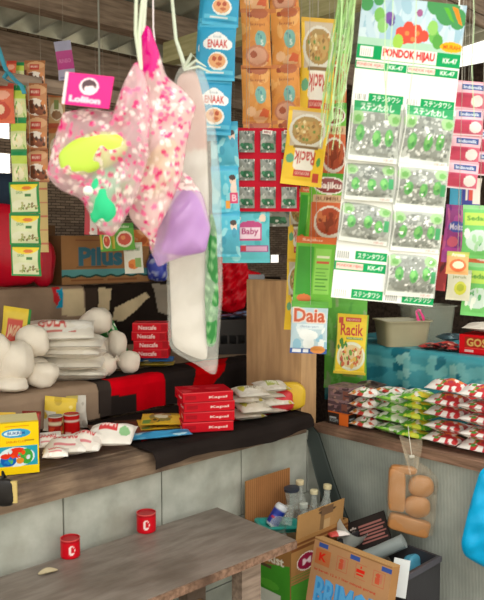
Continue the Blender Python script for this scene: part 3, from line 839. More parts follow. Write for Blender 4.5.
in_bag('toy_ball', 'small white toy ball at the lower left inside the pink bag', 88, 191, YP-.02, 5, 5, 5, '#eef6ee', 0, 1, .0)
in_bag('toy_ball', 'emerald green soft toy low inside the leftmost pink bag', 104, 196, YP-.006, 16, 9, 31, '#35c48a', .12, 4, .12, sq=.9)
in_bag('toy_ball', 'dull green soft toy behind the emerald one inside the pink bag', 124, 183, YP+.012, 11, 7, 17, '#7fbf7a', .2, 5, .08, sq=.9)
# bag B
t = thing('toy_bag', 'pink patterned bag with a magenta peak in the middle of the toy bags', 'toy bag', ony(165, 130, YP-.035), (0, 0, RZ))
oB = px_local([(142, 27), (149, 24), (158, 48), (166, 76), (184, 90), (197, 106), (190, 130), (186, 150), (182, 178), (168, 210), (152, 242), (136, 226), (128, 215), (134, 190), (146, 160), (138, 110), (136, 70)], t)
fB = pink_film(8, a_lo=.55)
zc2 = px_local([(156, 70)], t)[0][0]; zc = [px_local([(150, y_)], t)[0][1] for y_ in (75, 150)]
def colB(x, z):
    if z > zc[0]: return C('#d92f86', .9) if x < zc2-.0+.25*(z-zc[0]) else fB(x, z)
    return fB(x, z)
mm = pillow(oB, .03, colB, 44, 150, 5, .12); mm.build('film', M_FILM, t)
mm = MB(); u0 = px_local([(143, 40), (146, -10)], t)
mm.tube([(u0[0][0], -.004, u0[0][1]), (u0[1][0], -.004, u0[1][1]), (u0[1][0], .03, PC-t.location.z)], .0045, 7, '#d5dccb'); mm.build('hanger', M_ROPE, t)
in_bag('toy_ball', 'pale yellow soft toy inside the middle pink bag', 160, 168, YP-.035, 16, 5, 30, '#e4dc96', .5, 7, .06)
# bag C
t = thing('toy_bag', 'clear bag with a folded lilac toy, lowest and rightmost of the toy bags', 'toy bag', ony(183, 215, YP-.012), (0, 0, RZ))
oC = px_local([(158, 168), (176, 166), (192, 178), (204, 198), (211, 228), (206, 252), (184, 257), (168, 262), (158, 268), (150, 250), (146, 220), (150, 190)], t)
fC = pink_film(15, a_lo=.35)
sC = px_local([(166, 200)], t)[0]
def colC(x, z):
    if x < sC[0]-.0+.25*(z-sC[1]) or z > sC[1]+.02: return fC(x, z)
    return C('#d9b4e0', .42)
mm = pillow(oC, .03, colC, 40, 130, 9, .14); mm.build('film', M_FILM, t)
mm = MB(); u0 = px_local([(170, 176), (150, 20)], t)
mm.tube([(u0[0][0], .0, u0[0][1]), (u0[1][0], .06, u0[1][1]), (u0[1][0], .06, PC-t.location.z)], .002, 6, '#e8dfe2'); mm.build('hanger', M_ROPE, t)
t2 = tag(pillow(px_local([(172, 204), (186, 184), (200, 200), (210, 230), (206, 252), (182, 256), (160, 252), (168, 226)], t), .013, lambda x, z: C('#a070c0'), 14, 60, 2, .08).build('folded_toy', M_RUBBER, None, t.location, (0, 0, RZ)), 'lilac folded soft toy inside the rightmost toy bag', 'toy')

# ---------------- long bag with white sheets and a green packet
YW = -.70
t = thing('sheet_bundle', 'tall clear bag of white plastic sheets and a green packet, hanging centre left', 'plastic bag', ony(194, 215, YW), (0, 0, RZ))
o1 = px_local([(178, 74), (196, 68), (206, 110), (209, 200), (206, 300), (208, 362), (190, 356), (172, 346), (169, 260), (166, 150)], t)
def colW(x, z): return C('#cfc9c2') if z < px_z1 else C('#c8a9a2')
px_z1 = px_local([(190, 150)], t)[0][1]
mm = pillow(o1, .012, colW, 20, 110, 3, .05, pw=.2); mm.build('white_sheets', M_BAG, t)
o2 = px_local([(206, 235), (212, 210), (217, 230), (219, 300), (216, 346), (207, 348), (205, 300)], t)
q = random.Random(2); 
def colG(x, z): return C('#1f7a33') if math.sin(x*300+z*190)+math.sin(z*240) < .9 else C('#7fb57a')
mm = pillow(o2, .008, colG, 12, 60, 4, .08, dy=lambda x, z: -.016); mm.build('green_packet', M_PACK, t)
o3 = px_local([(178, 66), (200, 60), (212, 95), (221, 180), (223, 290), (219, 345), (217, 378), (212, 376), (200, 366), (172, 352), (168, 346), (166, 250), (164, 120)], t)
mm = pillow(o3, .028, lambda x, z: C('#eef0ea', .2), 26, 100, 6, .16, pw=.35); mm.build('film', M_FILM, t)
# knot and rope
mm = MB(); k_ = px_local([(186, 70), (176, 40), (171, -12), (200, 62), (212, 66)], t)
mm.tube([(k_[0][0], 0, k_[0][1]), (k_[1][0], -.003, k_[1][1]), (k_[2][0], -.003, k_[2][1]), (k_[2][0], -.05, PC-t.location.z)], [.006, .0042, .0042, .0042], 8, '#cdd8c6')
for a, b_, e in ((12, 8, 30), (20, 2, 18), (26, -4, -8)):
    s_ = dep(t.location)/F
    mm.tube([(k_[0][0]-.004, -.004, k_[0][1]), (k_[0][0]+a*.5*s_, -.012, k_[0][1]+(b_+6)*s_), (k_[0][0]+a*s_, -.01, k_[0][1]+b_*s_)], [.006, .005, .002], 7, '#c9d3c2', flat=.5)
mm.build('hanger', M_ROPE, t)

# ---------------- blue snack strips and the baby sachets
EN, EN2, EN3 = d_enaak(), d_baby(), d_baby(False)
strip('snack_strip', 'blue snack sachet strip with white clouds and red lettering, in front', 'sachet strip', 202, 239, -30, 132, -.48, [EN]*3, PB, b=.016, lean=.045, yaw=.1, seed=2, shifts=(0.006, .0, -.004))
strip('snack_strip', 'second blue snack strip half hidden behind the front one', 'sachet strip', 199, 226, -30, 138, -.44, [EN]*3, PB, b=.012, lean=.04, yaw=-.3, seed=12)
strip('softener_strip', 'light blue sachets with a small baby picture below the blue snack strip', 'sachet strip', 210, 238, 122, 256, -.46, [EN3, EN2, EN3], PB, b=.01, lean=-.02, seed=4)
strip('softener_strip', 'turquoise sachet with a magenta label hanging in front of the red bag', 'sachet strip', 222, 270, 208, 262, -.45, [d_babyteal()], PB, b=.008, seed=6)
# ---------------- orange coffee sachets, two columns, three rows
OR1, OR2 = d_orange(), d_orange2()
p, w, h = hang(238, 298, -46, 174, -.46)
t = thing('coffee_sachet_sheet', 'double column of orange sachets with teal emblems, top centre', 'sachet strip', p, (0, -.03, RZ))
for r in range(4):
    for k in range(2):
        o = pouch(w/2*.99, h/3.78, .013, OR1 if (k+r) % 2 == 0 else OR2, seed=r*2+k).build('sachet', M_PACK, t)
        o.location = ((k-.5)*w/2+.003*math.sin(r*2), .008*k-.004*r % .005, -(r+.5)*h/4); o.rotation_euler = (math.radians(3*math.sin(r+k)), 0, math.radians(7*(-1)**k))
for x in (-w*.3, w*.3): cord(t, -.005, PB, x)
# ---------------- red card with clear pockets
p, w, h = hang(236, 300, 128, 211, -.50)
t = thing('blister_card', 'red framed card with rows of clear pockets, below the orange sachets', 'card of goods', p, (0, 0, RZ+.05))
c = Cv(70, 90, '#c3293a'); mm = MB(); mm.box(-w/2, 0, -h, w/2, .003, 0, '#c3293a', front=c); mm.build('card', M_CARD, t, smooth=0)
BL = d_blister()
for r in range(3):
    for k in range(3):
        o = pouch(w/3*.74, h/3*.76, .008, BL, seed=r*3+k).build('pocket', M_PACK, t); o.location = ((k-1)*w/3, -.004, -(r+.5)*h/3)
for k in range(2):
    mm = MB(); c = Cv(24, 12, '#e9e2dc'); c.text('MINI', .5, .5, .7, .6, '#9a5a58', .02); mm.box(-.015, -.0005, -.006, .015, .0005, .006, front=c)
    o = mm.build('paper_label', M_CARD, t, smooth=0); o.location = ((k-.05)*w/3, -.016, -h*.06); o.rotation_euler = (0, .1, 0)
for x in (-w*.3, w*.3): cord(t, -.003, PB, x)
# small dark green packets peeking out below
strip('herb_sachet', 'small dark sachet with a green rim just below the red framed card', 'sachet', 262, 290, 204, 226, -.40, [d_blister()], PB, b=.006, seed=3)
# ---------------- yellow racik strips
RK = d_racik()
strip('seasoning_strip', 'yellow sachet strip with a bowl picture and upside down red lettering, top', 'sachet strip', 300, 336, 20, 117, -.54, [RK], PB, b=.014, lean=.02, yaw=.15, seed=3)
strip('seasoning_strip', 'large yellow sachet with upside down red lettering, below the first yellow one', 'sachet strip', 288, 330, 110, 184, -.60, [RK], PB, b=.014, lean=.09, yaw=-.05, seed=8)
strip('seasoning_strip', 'yellow sachets mostly hidden behind the green ones, centre', 'sachet strip', 289, 312, 190, 330, -.36, [d_racik(), d_racik()], PB, b=.01, lean=.03, seed=5)
# ---------------- sajiku strips
SJ = d_sajiku()
strip('seasoning_strip', 'green and orange sachet strip with round red emblem, beside the scourer card', 'sachet strip', 319, 349, 30, 176, -.42, [SJ, SJ], PB, b=.012, lean=.02, seed=2)
strip('seasoning_strip', 'green and orange sachet with a meat bowl, lower of the two beside the scourer card', 'sachet strip', 309, 347, 174, 242, -.45, [SJ], PB, b=.012, lean=.05, seed=6)
strip('seasoning_strip', 'narrow bright green sachet edge between yellow and orange packets', 'sachet strip', 300, 316, 188, 244, -.40, [d_sajikugreen()], PB, b=.008, lean=.04, seed=1)
strip('seasoning_strip', 'bright green sachet printed with text, hanging above the blue detergent sachet', 'sachet strip', 296, 336, 238, 306, -.46, [d_sajikugreen()], PB, b=.009, lean=.05, seed=9)
strip('detergent_sachet', 'pale blue and white detergent sachet with orange lettering, hanging lowest at centre', 'sachet', 292, 329, 302, 353, -.47, [d_daia()], PB, b=.014, lean=.05, seed=4)
# ---------------- green raffia
t = thing('raffia_bundle', 'loose bundle of pale green raffia string hanging beside the scourer card', 'string', ony(350, 0, -1.0), (0, 0, RZ))
s_ = dep(t.location)/F; q = random.Random(5); mm = MB()
for i in range(34):
    x0 = q.uniform(-9, 12); L = q.uniform(70, 150); x1 = x0*.6-4-q.uniform(0, 14)-(L*.06); y_ = q.uniform(-.012, .012)
    pts = [(x0*.4*s_, 0, PA-t.location.z)]+[((x0+(x1-x0)*k/7+1.5*math.sin(k*1.2+i))*s_, y_, (40-(L+40)*k/7)*s_) for k in range(8)]
    mm.tube(pts, q.uniform(.0008, .0022), 5, q.choice(['#a9cf8c', '#bfe0a6', '#93bd78', '#cfe8bd']), flat=.4)
for x0, x1 in ((30, 36), (42, 34), (66, 58), (118, 122)):
    pts = [(x0*s_, -.002, PA-t.location.z)]+[((x0+(x1-x0)*k/6+1.2*math.sin(k*1.5+x0))*s_, -.03, (30-150*k/6)*s_) for k in range(7)]
    mm.tube(pts, .0016, 5, '#bcd8ac', flat=.5)
mm.build('hanging_strand', M_ROPE, t)
# ================================================================== scourer card
YK = -.95
pk = ony(414, 0, YK); sK = dep(pk)/F
t = thing('scourer_card', 'tall white and green shop card with silver scourers, hanging in front at right', 'card of goods', pk, (0, .095, RZ+.03))
LB = -52*sK; RB = 54*sK; HB = 304*sK
c = Cv(150, 420, '#e9ece6')
vv = lambda py: 1-py/304.0
# header picture
c.rect(0, vv(48), 1, 1, '#a9c4d4'); c.blobs(60, [C('#b9d0dc'), C('#9bbccd'), C('#c3d6de')], .03, .09, (0, vv(48), 1, 1), 3)
c.rect(0, vv(48), 1, vv(41), '#a9cdb8')
for u, v, r in ((.05, 8, .06), (.16, 3, .05), (.82, 6, .12), (.93, 14, .08), (.7, 2, .08)): c.ell(u, vv(v), r, r*.42, '#4a9058')
c.poly([(.86, vv(2)), (.92, vv(4)), (.98, vv(20)), (.94, vv(18))], '#e08a3a'); c.poly([(.78, vv(4)), (.83, vv(4)), (.9, vv(18)), (.86, vv(16))], '#5fae3f')
for u, v in ((.4, 33), (.47, 27), (.55, 29), (.62, 34), (.5, 37), (.57, 36), (.44, 38), (.52, 32)): c.ell(u, vv(v), .05, .019, '#d4584a')
for u, v in ((.46, 33), (.56, 32), (.52, 38)): c.ell(u, vv(v), .02, .008, '#ef8a58')
for u, v, a in ((.72, 33, '#6fb45a'), (.7, 25, '#8fc46a'), (.76, 38, '#5a9f4c'), (.38, 42, '#9ac456'), (.18, 18, '#79b35f'), (.22, 28, '#8abf74')): c.ell(u, vv(v), .05, .024, a)
c.ell(.28, vv(20), .05, .02, '#75539a'); c.ell(.56, vv(12), .03, .012, '#9a5f8a'); c.ell(.3, vv(24), .03, .012, '#5d4a94')
c.ell(.9, vv(42), .11, .017, '#eeb03a'); c.text('MURAH', .9, vv(42), .16, .014, '#c0572c', .02)
G = '#0f9a58'
c.rect(0, vv(62), 1, vv(48), G); c.rect(.03, vv(60), .16, vv(49.5), '#e7e9e4'); [c.rect(.045+.02*i, vv(59), .053+.02*i, vv(52), '#a9adab') for i in range(5)]
c.rect(.235, vv(61), .77, vv(48.6), '#f2e9e2'); c.text('PONDOK HIJAU', .5, vv(54.8), .5, .036, '#d8363a', .05); c.text('KK-47', .9, vv(55.5), .14, .017, '#eaf3ea', .02)
c.rect(0, vv(64), 1, vv(62), '#e9ece6')
for a in (0, .5):
    c.rect(a, vv(72), a+.49, vv(64), G); c.rect(a+.01, vv(71), a+.27, vv(65), '#e7d9cf'); c.text('PONDOK HIJAU', a+.14, vv(68), .25, .013, '#d8605a', .02); c.text('KK-47', a+.39, vv(68), .14, .014, '#e6f3ea', .02)
for a in (0, .5):
    c.rect(a+.01, vv(104), a+.15, vv(95), '#f0f0ec'); [c.rect(a+.03+.018*i, vv(103), a+.038+.018*i, vv(97), '#9aa09c') for i in range(6)]
    c.rect(a+.16, vv(104), a+.49, vv(95.5), G); c.text('ステンタワシ', a+.33, vv(99.8), .27, .019, '#eef6ee', .01)
# lower left printed flap
c.rect(0, vv(304), 1, vv(250), '#eceee9')
c.rect(.0, vv(264), .16, vv(254), '#f0f0ec'); [c.rect(.02+.02*i, vv(263), .03+.02*i, vv(256), '#a3a8a5') for i in range(6)]
c.rect(.19, vv(263), .5, vv(254.5), G); c.text('ステンタワシ', .345, vv(258.8), .26, .018, '#eef6ee', .01)
c.rect(0, vv(275), .5, vv(266), G); c.rect(.02, vv(274), .28, vv(267), '#e7d0c4'); c.text('PONDOK HIJAU', .15, vv(270.5), .25, .012, '#d8605a', .02); c.text('KK-47', .4, vv(270.5), .15, .015, '#e6f3ea', .02)
for a in (0, .5):
    c.rect(a+.01, vv(303), a+.17, vv(293), '#f0f0ec'); [c.rect(a+.03+.02*i, vv(302), a+.04+.02*i, vv(295), '#a3a8a5') for i in range(6)]
    c.rect(a+.19, vv(303), a+.5, vv(293.5), G); c.text('ステンタワシ', a+.345, vv(298.2), .26, .019, '#eef6ee', .01)
mm = MB()
mm.grid(lambda u, v: (LB+(RB-LB)*u, -.002-.006*math.sin(v*6)*u, -HB*(1-v)), 2, 2, cv=c)
mm.grid(lambda u, v: (RB-(RB-LB)*u, .002-.006*math.sin(v*6)*(1-u), -HB*(1-v)), 6, 30, '#d9dcd6')
mm.build('printed_card', M_CARD, t)
def d_scour(seed, band=True):
    c = Cv(58, 50, '#dfe4dc')
    c.rect(0, 0, 1, .9, '#aab0a8')
    c.ell(.5, .42, .47, .4, '#8d938c')
    c.blobs(150, [C('#bfc4be'), C('#7f867f'), C('#d9dcd8'), C('#9aa19b'), C('#727973'), C('#b0b6af')], .012, .04, (.04, .06, .96, .8), seed)
    for u, v in ((.12, .72), (.86, .74)): c.ell(u, v, .13, .12, '#9cc48c'); c.ell(u+.02, v-.02, .07, .06, '#6fae5a')
    q = random.Random(seed)
    for u in (.22, .52, .78): 
        u += q.uniform(-.03, .03); v = .42+q.uniform(-.06, .06)
        c.ell(u, v, .085, .14, '#5cab5c'); c.ell(u-.02, v+.03, .05, .07, '#7cc46c'); c.ell(u+.02, v-.05, .03, .04, '#448f4c')
    c.blobs(10, [C('#f4f6f4'), C('#ffffff')], .012, .03, (.1, .2, .9, .8), seed+4)  # white glints of the steel wool, painted into the colour
    c.rect(.04, .0, .98, .09, '#d9dfd8'); c.text('KK-47', .82, .045, .2, .06, '#c99088', .02); c.rect(.02, .0, .05, 1, '#e3e7e1')
    if band: c.rect(.04, .82, .96, 1, G); c.text('ステンたわし', .5, .91, .66, .12, '#f2f8f2', .02)
    else: c.rect(0, .86, 1, 1, '#dce1da'); c.rect(.86, .3, .97, .55, '#3c9e63')
    return c
cells = [(0, 104, 164, True), (1, 104, 162, True), (0, 160, 203, False), (1, 159, 206, False), (0, 200, 246, False), (1, 203, 250, False), (1, 246, 296, False)]
for i, (k, a, b_, band) in enumerate(cells):
    w_ = (RB-LB)/2*.99; h_ = (b_-a)*sK
    cx_ = LB+(RB-LB)*(.25+.5*k)
    o = pouch(w_, h_, .016, d_scour(i*3+1, band), back='#d9dcd6', seed=i, wr=.25, seal=.12, puff=.4).build('scourer_pack', M_PACK, t)
    o.location = (cx_, -.006-.003*(i % 2), -(a+b_)/2*sK); o.rotation_euler = (math.radians(-3), math.radians(2*math.sin(i*2)), 0)
for x in (LB*.8, RB*.85): cord(t, -.003, PA, x, .0022, '#e3e6de')

# ================================================================== right-hand strips
PM = d_pinkmilk()
strip('milk_sachet_strip', 'pink milk sachet strip with dark blue labels, upper right edge', 'sachet strip', 455, 487, 82, 188, -.93, [PM]*4, PA, b=.009, lean=.08, seed=3)
strip('milk_sachet_strip', 'second pink sachet strip behind the first, cut by the right edge', 'sachet strip', 476, 500, 130, 175, -.9, [PM]*2, PA, b=.009, lean=.05, seed=6)
c = Cv(30, 46, '#2e3a98'); c.rect(0, 0, .35, 1, '#37a0c4'); c.rect(.6, .4, .75, 1, '#d8442e'); c.rect(.75, .3, 1, 1, '#ece5da'); c.rect(.5, .4, .58, 1, '#e9e2d8')
strip('snack_strip', 'blue, red and white striped packet behind the pink milk strip', 'sachet', 450, 482, 178, 214, -.78, [c], PA, b=.006, lean=.04, seed=2)
strip('softener_strip', 'purple softener sachet strip right of the scourer card', 'sachet strip', 447, 470, 206, 262, -.86, [d_purple()], PA, b=.009, lean=.1, seed=5)
G2, G3 = d_green2(), d_green2(4)
strip('snack_strip', 'light green sachet strip at the right edge, nearest', 'sachet strip', 464, 496, 206, 258, -.97, [G2], PA, b=.009, lean=.06, seed=4)
strip('snack_strip', 'longer green and orange sachet strip at the right edge, behind', 'sachet strip', 470, 500, 212, 316, -.92, [d_sajiku(), G3], PA, b=.009, lean=.07, seed=7)
strip('spice_sachet', 'orange and white spice sachet between purple and green packets', 'sachet', 446, 470, 252, 274, -.985, [d_orangewhite()], PA, b=.008, lean=.05, yaw=.1, seed=2)
strip('spice_sachet', 'white sachet with a yellow lime, lowest beside the scourer card', 'sachet', 448, 472, 270, 300, -.89, [d_whiteyellow()], PA, b=.006, lean=.08, seed=6)
c = Cv(24, 40, '#9c2630'); c.blobs(14, [C('#c23a3a'), C('#5e1a22'), C('#3c7a4a')], .06, .12, seed=2)
strip('snack_strip', 'dark red sachet half hidden behind the scourer card edge', 'sachet', 432, 452, 236, 290, -.7, [c], PA, b=.006, lean=.08, seed=1)

# ================================================================== goods on the right-hand counter
def lying(name, lab, cat, loc, w, d, h, cv, rz, group=None, mat=None, tilt=0, seed=0, share=None):
    """pillow packet lying flat: w along its ends, d deep, h thick"""
    o = bpy.data.objects.new(name, share) if share else None
    if o: COL.objects.link(o)
    else:
        Mx = Matrix.Rotation(-PI/2, 4, 'X')
        o = pouch(w, d, h/2, cv, M=Mx, seed=seed, both=True, wr=.16, seal=.05, puff=.35).build(name, mat or M_PACK)
    o.location = loc; o.rotation_euler = (tilt, 0, rz)
    return tag(o, lab, cat, group)
def d_noodle(body, accent, cols, seed):
    c = Cv(50, 40, body)
    c.rect(.0, 0, .07, 1, accent); c.rect(.93, 0, 1, 1, accent)
    c.ell(.6, .5, .25, .34, '#efe8dc'); c.blobs(30, [C(x) for x in cols], .05, .12, (.3, .0, .97, 1), seed)
    c.rect(.08, .2, .36, .8, accent); c.text('Mi', .22, .5, .2, .3, '#f6f2e8', .03); c.blobs(8, [C(x) for x in cols], .03, .07, (.05, 0, .5, 1), seed+2)
    return c
D_RED = d_noodle('#e9e4dc', '#d9d5cc', ['#c8362c', '#e08a3a', '#4f8a34', '#d9532f', '#f2efe8'], 3)
D_GRN = d_noodle('#6fb43a', '#e6eadc', ['#4b9a2c', '#8fcc4a', '#dfe8d0', '#3f8a2c', '#e9efe0'], 5)
D_GY = d_noodle('#58a82c', '#6cbf30', ['#e6cf2c', '#8a6a34', '#3f8f2a', '#b9d94a', '#d8e04a'], 8)
D_WR = d_noodle('#efebe6', '#e3dcd6', ['#c9302f', '#df7a3a', '#c4252f', '#4f9a3c', '#b8384a', '#f0ece6'], 11)
D_DK = None
def oct_(n): return ['bottom', 'second from bottom', 'third from bottom', 'fourth from bottom', 'fifth from bottom', 'sixth from bottom']
words = {3: ['bottom', 'middle', 'top'], 4: ['bottom', 'second lowest', 'second highest', 'top'], 5: ['bottom', 'second lowest', 'middle', 'second highest', 'top'], 2: ['lower', 'upper']}
def stack(n, px, x, design, desc, group, w=.125, d=.115, th=.046, z0=ZC, seed=0, y=None, dsh='noodle_pack', cat='noodle pack', tilt=-.05, jit=.008, rz0=-PI/2):
    py_ = y
    q = random.Random(seed)
    for k in range(n):
        lying(dsh, '%s %s' % (words[n][k], desc), cat, (x+q.uniform(-jit, jit), py_+q.uniform(-jit, jit)*.5, z0+th*.5+k*th*.93+.001), w, d, th, design, rz0+q.uniform(-.06, .06), group, tilt=tilt*.0, seed=seed+k)
def ypos(px, x): return CAM.y+(x-CAM.x)/math.tan(YAW+math.atan((px-242)/F))
X0 = .03
# dark boxes
t_lab = ['bottom', 'middle', 'top']
for k in range(3):
    body = ['#2f2622', '#57444c', '#6d5a5c'][k]
    cf = Cv(50, 24, body); cs = Cv(44, 24, body)
    for cc in (cf, cs):
        if k == 0: cc.rect(.55, 0, 1, 1, '#d9703c'); cc.rect(0, .88, 1, 1, '#c8683a'); cc.rect(.08, .45, .4, .6, '#a8aeb4'); cc.text('KOPI', .3, .3, .4, .25, '#8d9aa0', .02)
        else: cc.rect(0, .8, 1, 1, '#8a7076'); cc.rect(.1, .3, .6, .55, '#86696e'); cc.rect(.7, 0, 1, .7, '#7d5248'); cc.blobs(10, [C('#9a7c74'), C('#4a3a40')], .05, .1, seed=k)
    ct = Cv(20, 20, ['#3a302c', '#6c575c', '#7d6a68'][k]); ct.blobs(8, [C('#8f7c74'), C('#54464a')], .08, .16, seed=3)
    mm = MB(); mm.box(-.058, -.055, 0, .058, .055, .056, body, front=cf, side=cs, top=ct)
    tag(mm.build('coffee_box', M_CARD, None, (.085, -.09, ZC+.0005+k*.0565), (0, 0, [.05, -.03, .06][k])), '%s dark box in the stack next to the corner panel' % t_lab[k] if k else 'black and orange box at the bottom of the dark stack by the corner panel', 'box', 'dark boxes on the counter')
stack(4, 368, X0+.05, D_RED, 'white and orange noodle pack in the stack right of the dark boxes', 'noodle packs on the counter', y=-.215, seed=3, w=.12)
stack(4, 396, X0+.05, D_GRN, 'white and green noodle pack in the stack left of the plain green one', 'noodle packs on the counter', y=-.345, seed=9, w=.14)
stack(5, 423, X0+.045, D_GY, 'green and yellow noodle pack in the stack above the sugar bag', 'noodle packs on the counter', y=-.47, seed=14, w=.13, th=.042)
stack(5, 448, X0+.04, D_WR, 'white and red noodle pack in the big stack right of the green ones', 'noodle packs on the counter', y=-.605, seed=21, w=.15, th=.056, d=.13)
stack(5, 480, X0+.04, D_WR, 'white and red noodle pack in the stack cut by the right edge', 'noodle packs on the counter', y=-.755, seed=27, w=.15, th=.056, d=.13)
stack(3, 480, X0+.20, D_WR, 'white and red noodle pack behind the big red stacks', 'noodle packs at the back of the counter', y=-.62, seed=33, w=.13, th=.066, d=.13)
stack(4, 380, X0+.19, D_RED, 'white and orange noodle pack in the rear stack', 'noodle packs at the back of the counter', y=-.25, seed=37, w=.13, th=.045, d=.13)
stack(4, 400, X0+.19, D_GRN, 'white and green noodle pack in the rear stack', 'noodle packs at the back of the counter', y=-.38, seed=41, w=.13, th=.045, d=.13)
c = Cv(44, 34, '#4b3b35'); c.blobs(24, [C('#7d6a5a'), C('#2f2623'), C('#8f8478')], .05, .12, seed=8)
stack(4, 360, X0+.19, c, 'dark brown packet in the rear stack by the corner', 'dark packets at the back of the counter', y=-.11, seed=45, w=.12, th=.046, d=.12, dsh='snack_packet', cat='packet')
# large green bag with the yellow seasoning box
p = onx(343, 318, .20)
k = dep(p)/F
c = Cv(30, 60, '#62b83f'); c.blobs(20, [C('#7cc85a'), C('#52a83c'), C('#8fb070')], .06, .15, seed=4)
t = thing('green_packet', 'tall green packet standing in the corner behind the yellow seasoning packet', 'packet', onx(345, 388, .235), (0, 0, RZ-.1))
pouch(.20, .43, .022, c, seed=4).build('bag', M_PACK, t).location = (0, 0, .215)
pz = t.location
c = d_racik(False); c2 = Cv(80, 130, '#f0cf1c')
c2.rect(0, 0, .045, 1, '#7fae3a'); c2.rect(.955, 0, 1, 1, '#7fae3a'); c2.rect(0, 0, 1, .04, '#d9b81a')
c2.rect(.3, .87, .78, .94, '#c8352c'); c2.text('INDOFOOD', .54, .905, .4, .035, '#f3d9c8', .0); c2.rect(.08, .84, .22, .94, '#c8432c')
c2.text('Racik', .5, .74, .72, .2, '#c8372e', .025); c2.rect(.34, .58, .86, .62, '#7a9a3a'); c2.text('Nasi Goreng', .6, .6, .48, .03, '#f4f0d8', 0)
c2.ell(.52, .3, .44, .24, '#dfe3c8'); c2.ell(.52, .3, .38, .19, '#d8c08a'); c2.blobs(46, [C('#c9602f'), C('#6a9a35'), C('#e9dcb0'), C('#e2b04a'), C('#a8452c')], .03, .06, (.22, .14, .84, .46), 6)
c2.blobs(8, [C('#4f8a34')], .04, .08, (.06, .42, .4, .55), 3)
t = thing('seasoning_packet', 'yellow seasoning packet with a rice bowl picture standing before the turquoise cloth', 'packet', onx(349, 377, .17), (math.radians(-3), .05, RZ-.15))
k = dep(t.location)/F
pouch(32*k, 60*k, .014, c2, back='#c9a81a', seed=2, wr=.04, puff=.3).build('packet', M_PACK, t).location = (0, 0, 33*k)
mm = MB(); mm.box(-.03, .012, -.0, .03, .04, .03, '#7c8a3c'); mm.build('display_foot', M_CARD, t)

# on the rear shelf --------------------------------------------------
t = thing('plastic_tub', 'beige rectangular plastic tub on the turquoise cloth', 'tub', (onx(398, 349, .44).x+.03, onx(398, 349, .44).y, ZR+.005), (0, 0, RZ+.22))
def rrect(w, d, r, n=6):
    out = []
    for cx_, cy_, a in ((w/2-r, d/2-r, 0), (-w/2+r, d/2-r, 1), (-w/2+r, -d/2+r, 2), (w/2-r, -d/2+r, 3)):
        for i in range(n+1):
            th = (a+i/n)*PI/2; out.append((cx_+r*math.cos(th), cy_+r*math.sin(th)))
    return out
def tub(w, d, h, flare, col, th=.004, lip=.008, mat=M_RUBBER, a=1.0):
    mm = MB(); prof = [(0.0, 0, 0), (1, 0, 0), (1, .004, 0), (1, h*.5, flare*.5), (1, h, flare), (1, h, flare+lip), (1, h+.006, flare+lip), (1, h+.006, flare-th), (1, .006, -th), (0, .006, 0)]
    base = 0; n = None
    for s, z, f in prof:
        o_ = rrect(w+2*f, d+2*f, .03)
        n = len(o_)
        for x, y in o_: mm.v.append(Vector((x*s, y*s, z)))
    cc = C(col, a)
    for i in range(len(prof)-1):
        for k in range(n):
            k2 = (k+1) % n; mm.face((i*n+k, i*n+k2, (i+1)*n+k2, (i+1)*n+k), cc)
    return mm
tub(.205, .145, .115, .012, '#a09a7e').build('tub', M_RUBBER, t)
mm = tub(.19, .13, .012, .004, '#a9a690'); o = mm.build('rim_insert', M_RUBBER, t); o.location = (0, 0, .1)
pt_ = onx(432, 350, .62)
t = thing('storage_box', 'clear smoky plastic box behind the beige tub', 'box', (.70, pt_.y+.08, ZR+.005), (0, 0, RZ+.3))
tub(.22, .13, .17, .012, '#9a9c8c', mat=M_FILM, a=.5).build('box', M_FILM, t)
p = onx(421, 318, .52)
t = thing('hair_clip', 'bright pink clip on the rim of the clear plastic box', 'clip', p, (0, -.35, RZ))
mm = MB(); mm.tube([(-.012, 0, .035), (-.016, -.004, .0), (-.004, -.004, -.04)], [.006, .012, .008], 8, '#e84f8e', flat=.4); mm.build('clip_arm', M_RUBBER, t)
mm = MB(); mm.tube([(.006, 0, .035), (.01, -.004, .0), (.004, -.004, -.04)], [.006, .01, .008], 8, '#d83f80', flat=.4); mm.build('clip_arm', M_RUBBER, t)
mm = MB(); mm.tube([(-.012, 0, .034), (.0, -.006, .042), (.008, 0, .034)], .006, 8, '#f07aac'); mm.build('hanging_loop', M_RUBBER, t)
c = Cv(44, 34, '#b3312f'); c.blobs(24, [C('#d9482e'), C('#57221f'), C('#e0a08a'), C('#2f2a30'), C('#efe2d8')], .04, .1, seed=5)
for i, (px, py, s_) in enumerate(((438, 357, .12), (446, 353, .11), (428, 356, .1), (452, 358, .1))):
    p = onx(px, py, .46); lying('sweet_sachet', ['red sweet sachet in front of the clear box', 'red sweet sachet lying on top of the small pile', 'red sweet sachet leftmost of the small pile', 'red sweet sachet touching the red box'][i], 'sachet', (p.x, p.y, ZR+.018+.012*(i == 1)), s_, s_*.7, .026, c, RZ+i*.5, 'sweet sachets by the clear box', seed=i)
c2_ = Cv(44, 34, '#34494f'); c2_.blobs(20, [C('#56727a'), C('#2a3338'), C('#7f969a')], .05, .1, seed=5)
p = onx(450, 346, .56); lying('sweet_sachet', 'dark teal sachet behind the red sweet sachets', 'sachet', (p.x, p.y, ZR+.05), .12, .08, .04, c2_, RZ+.3, seed=7)
p = onx(459, 356, .42)
cf = Cv(90, 50, '#d8262c'); cf.rect(0, .0, 1, .07, '#b01c22'); cf.rect(.1, .36, 1, .88, '#a8332a'); cf.text('GOSOKAN', .55, .62, .84, .42, '#d9b26a', .03); cf.rect(.1, .12, .25, .24, '#e9b9b4'); cf.rect(.1, .3, 1, .33, '#e0584f')
t = thing('biscuit_box', 'red box with gold lettering at the right end of the rear shelf', 'box', (p.x, p.y, ZR+.005), (0, 0, -PI/2+.06))
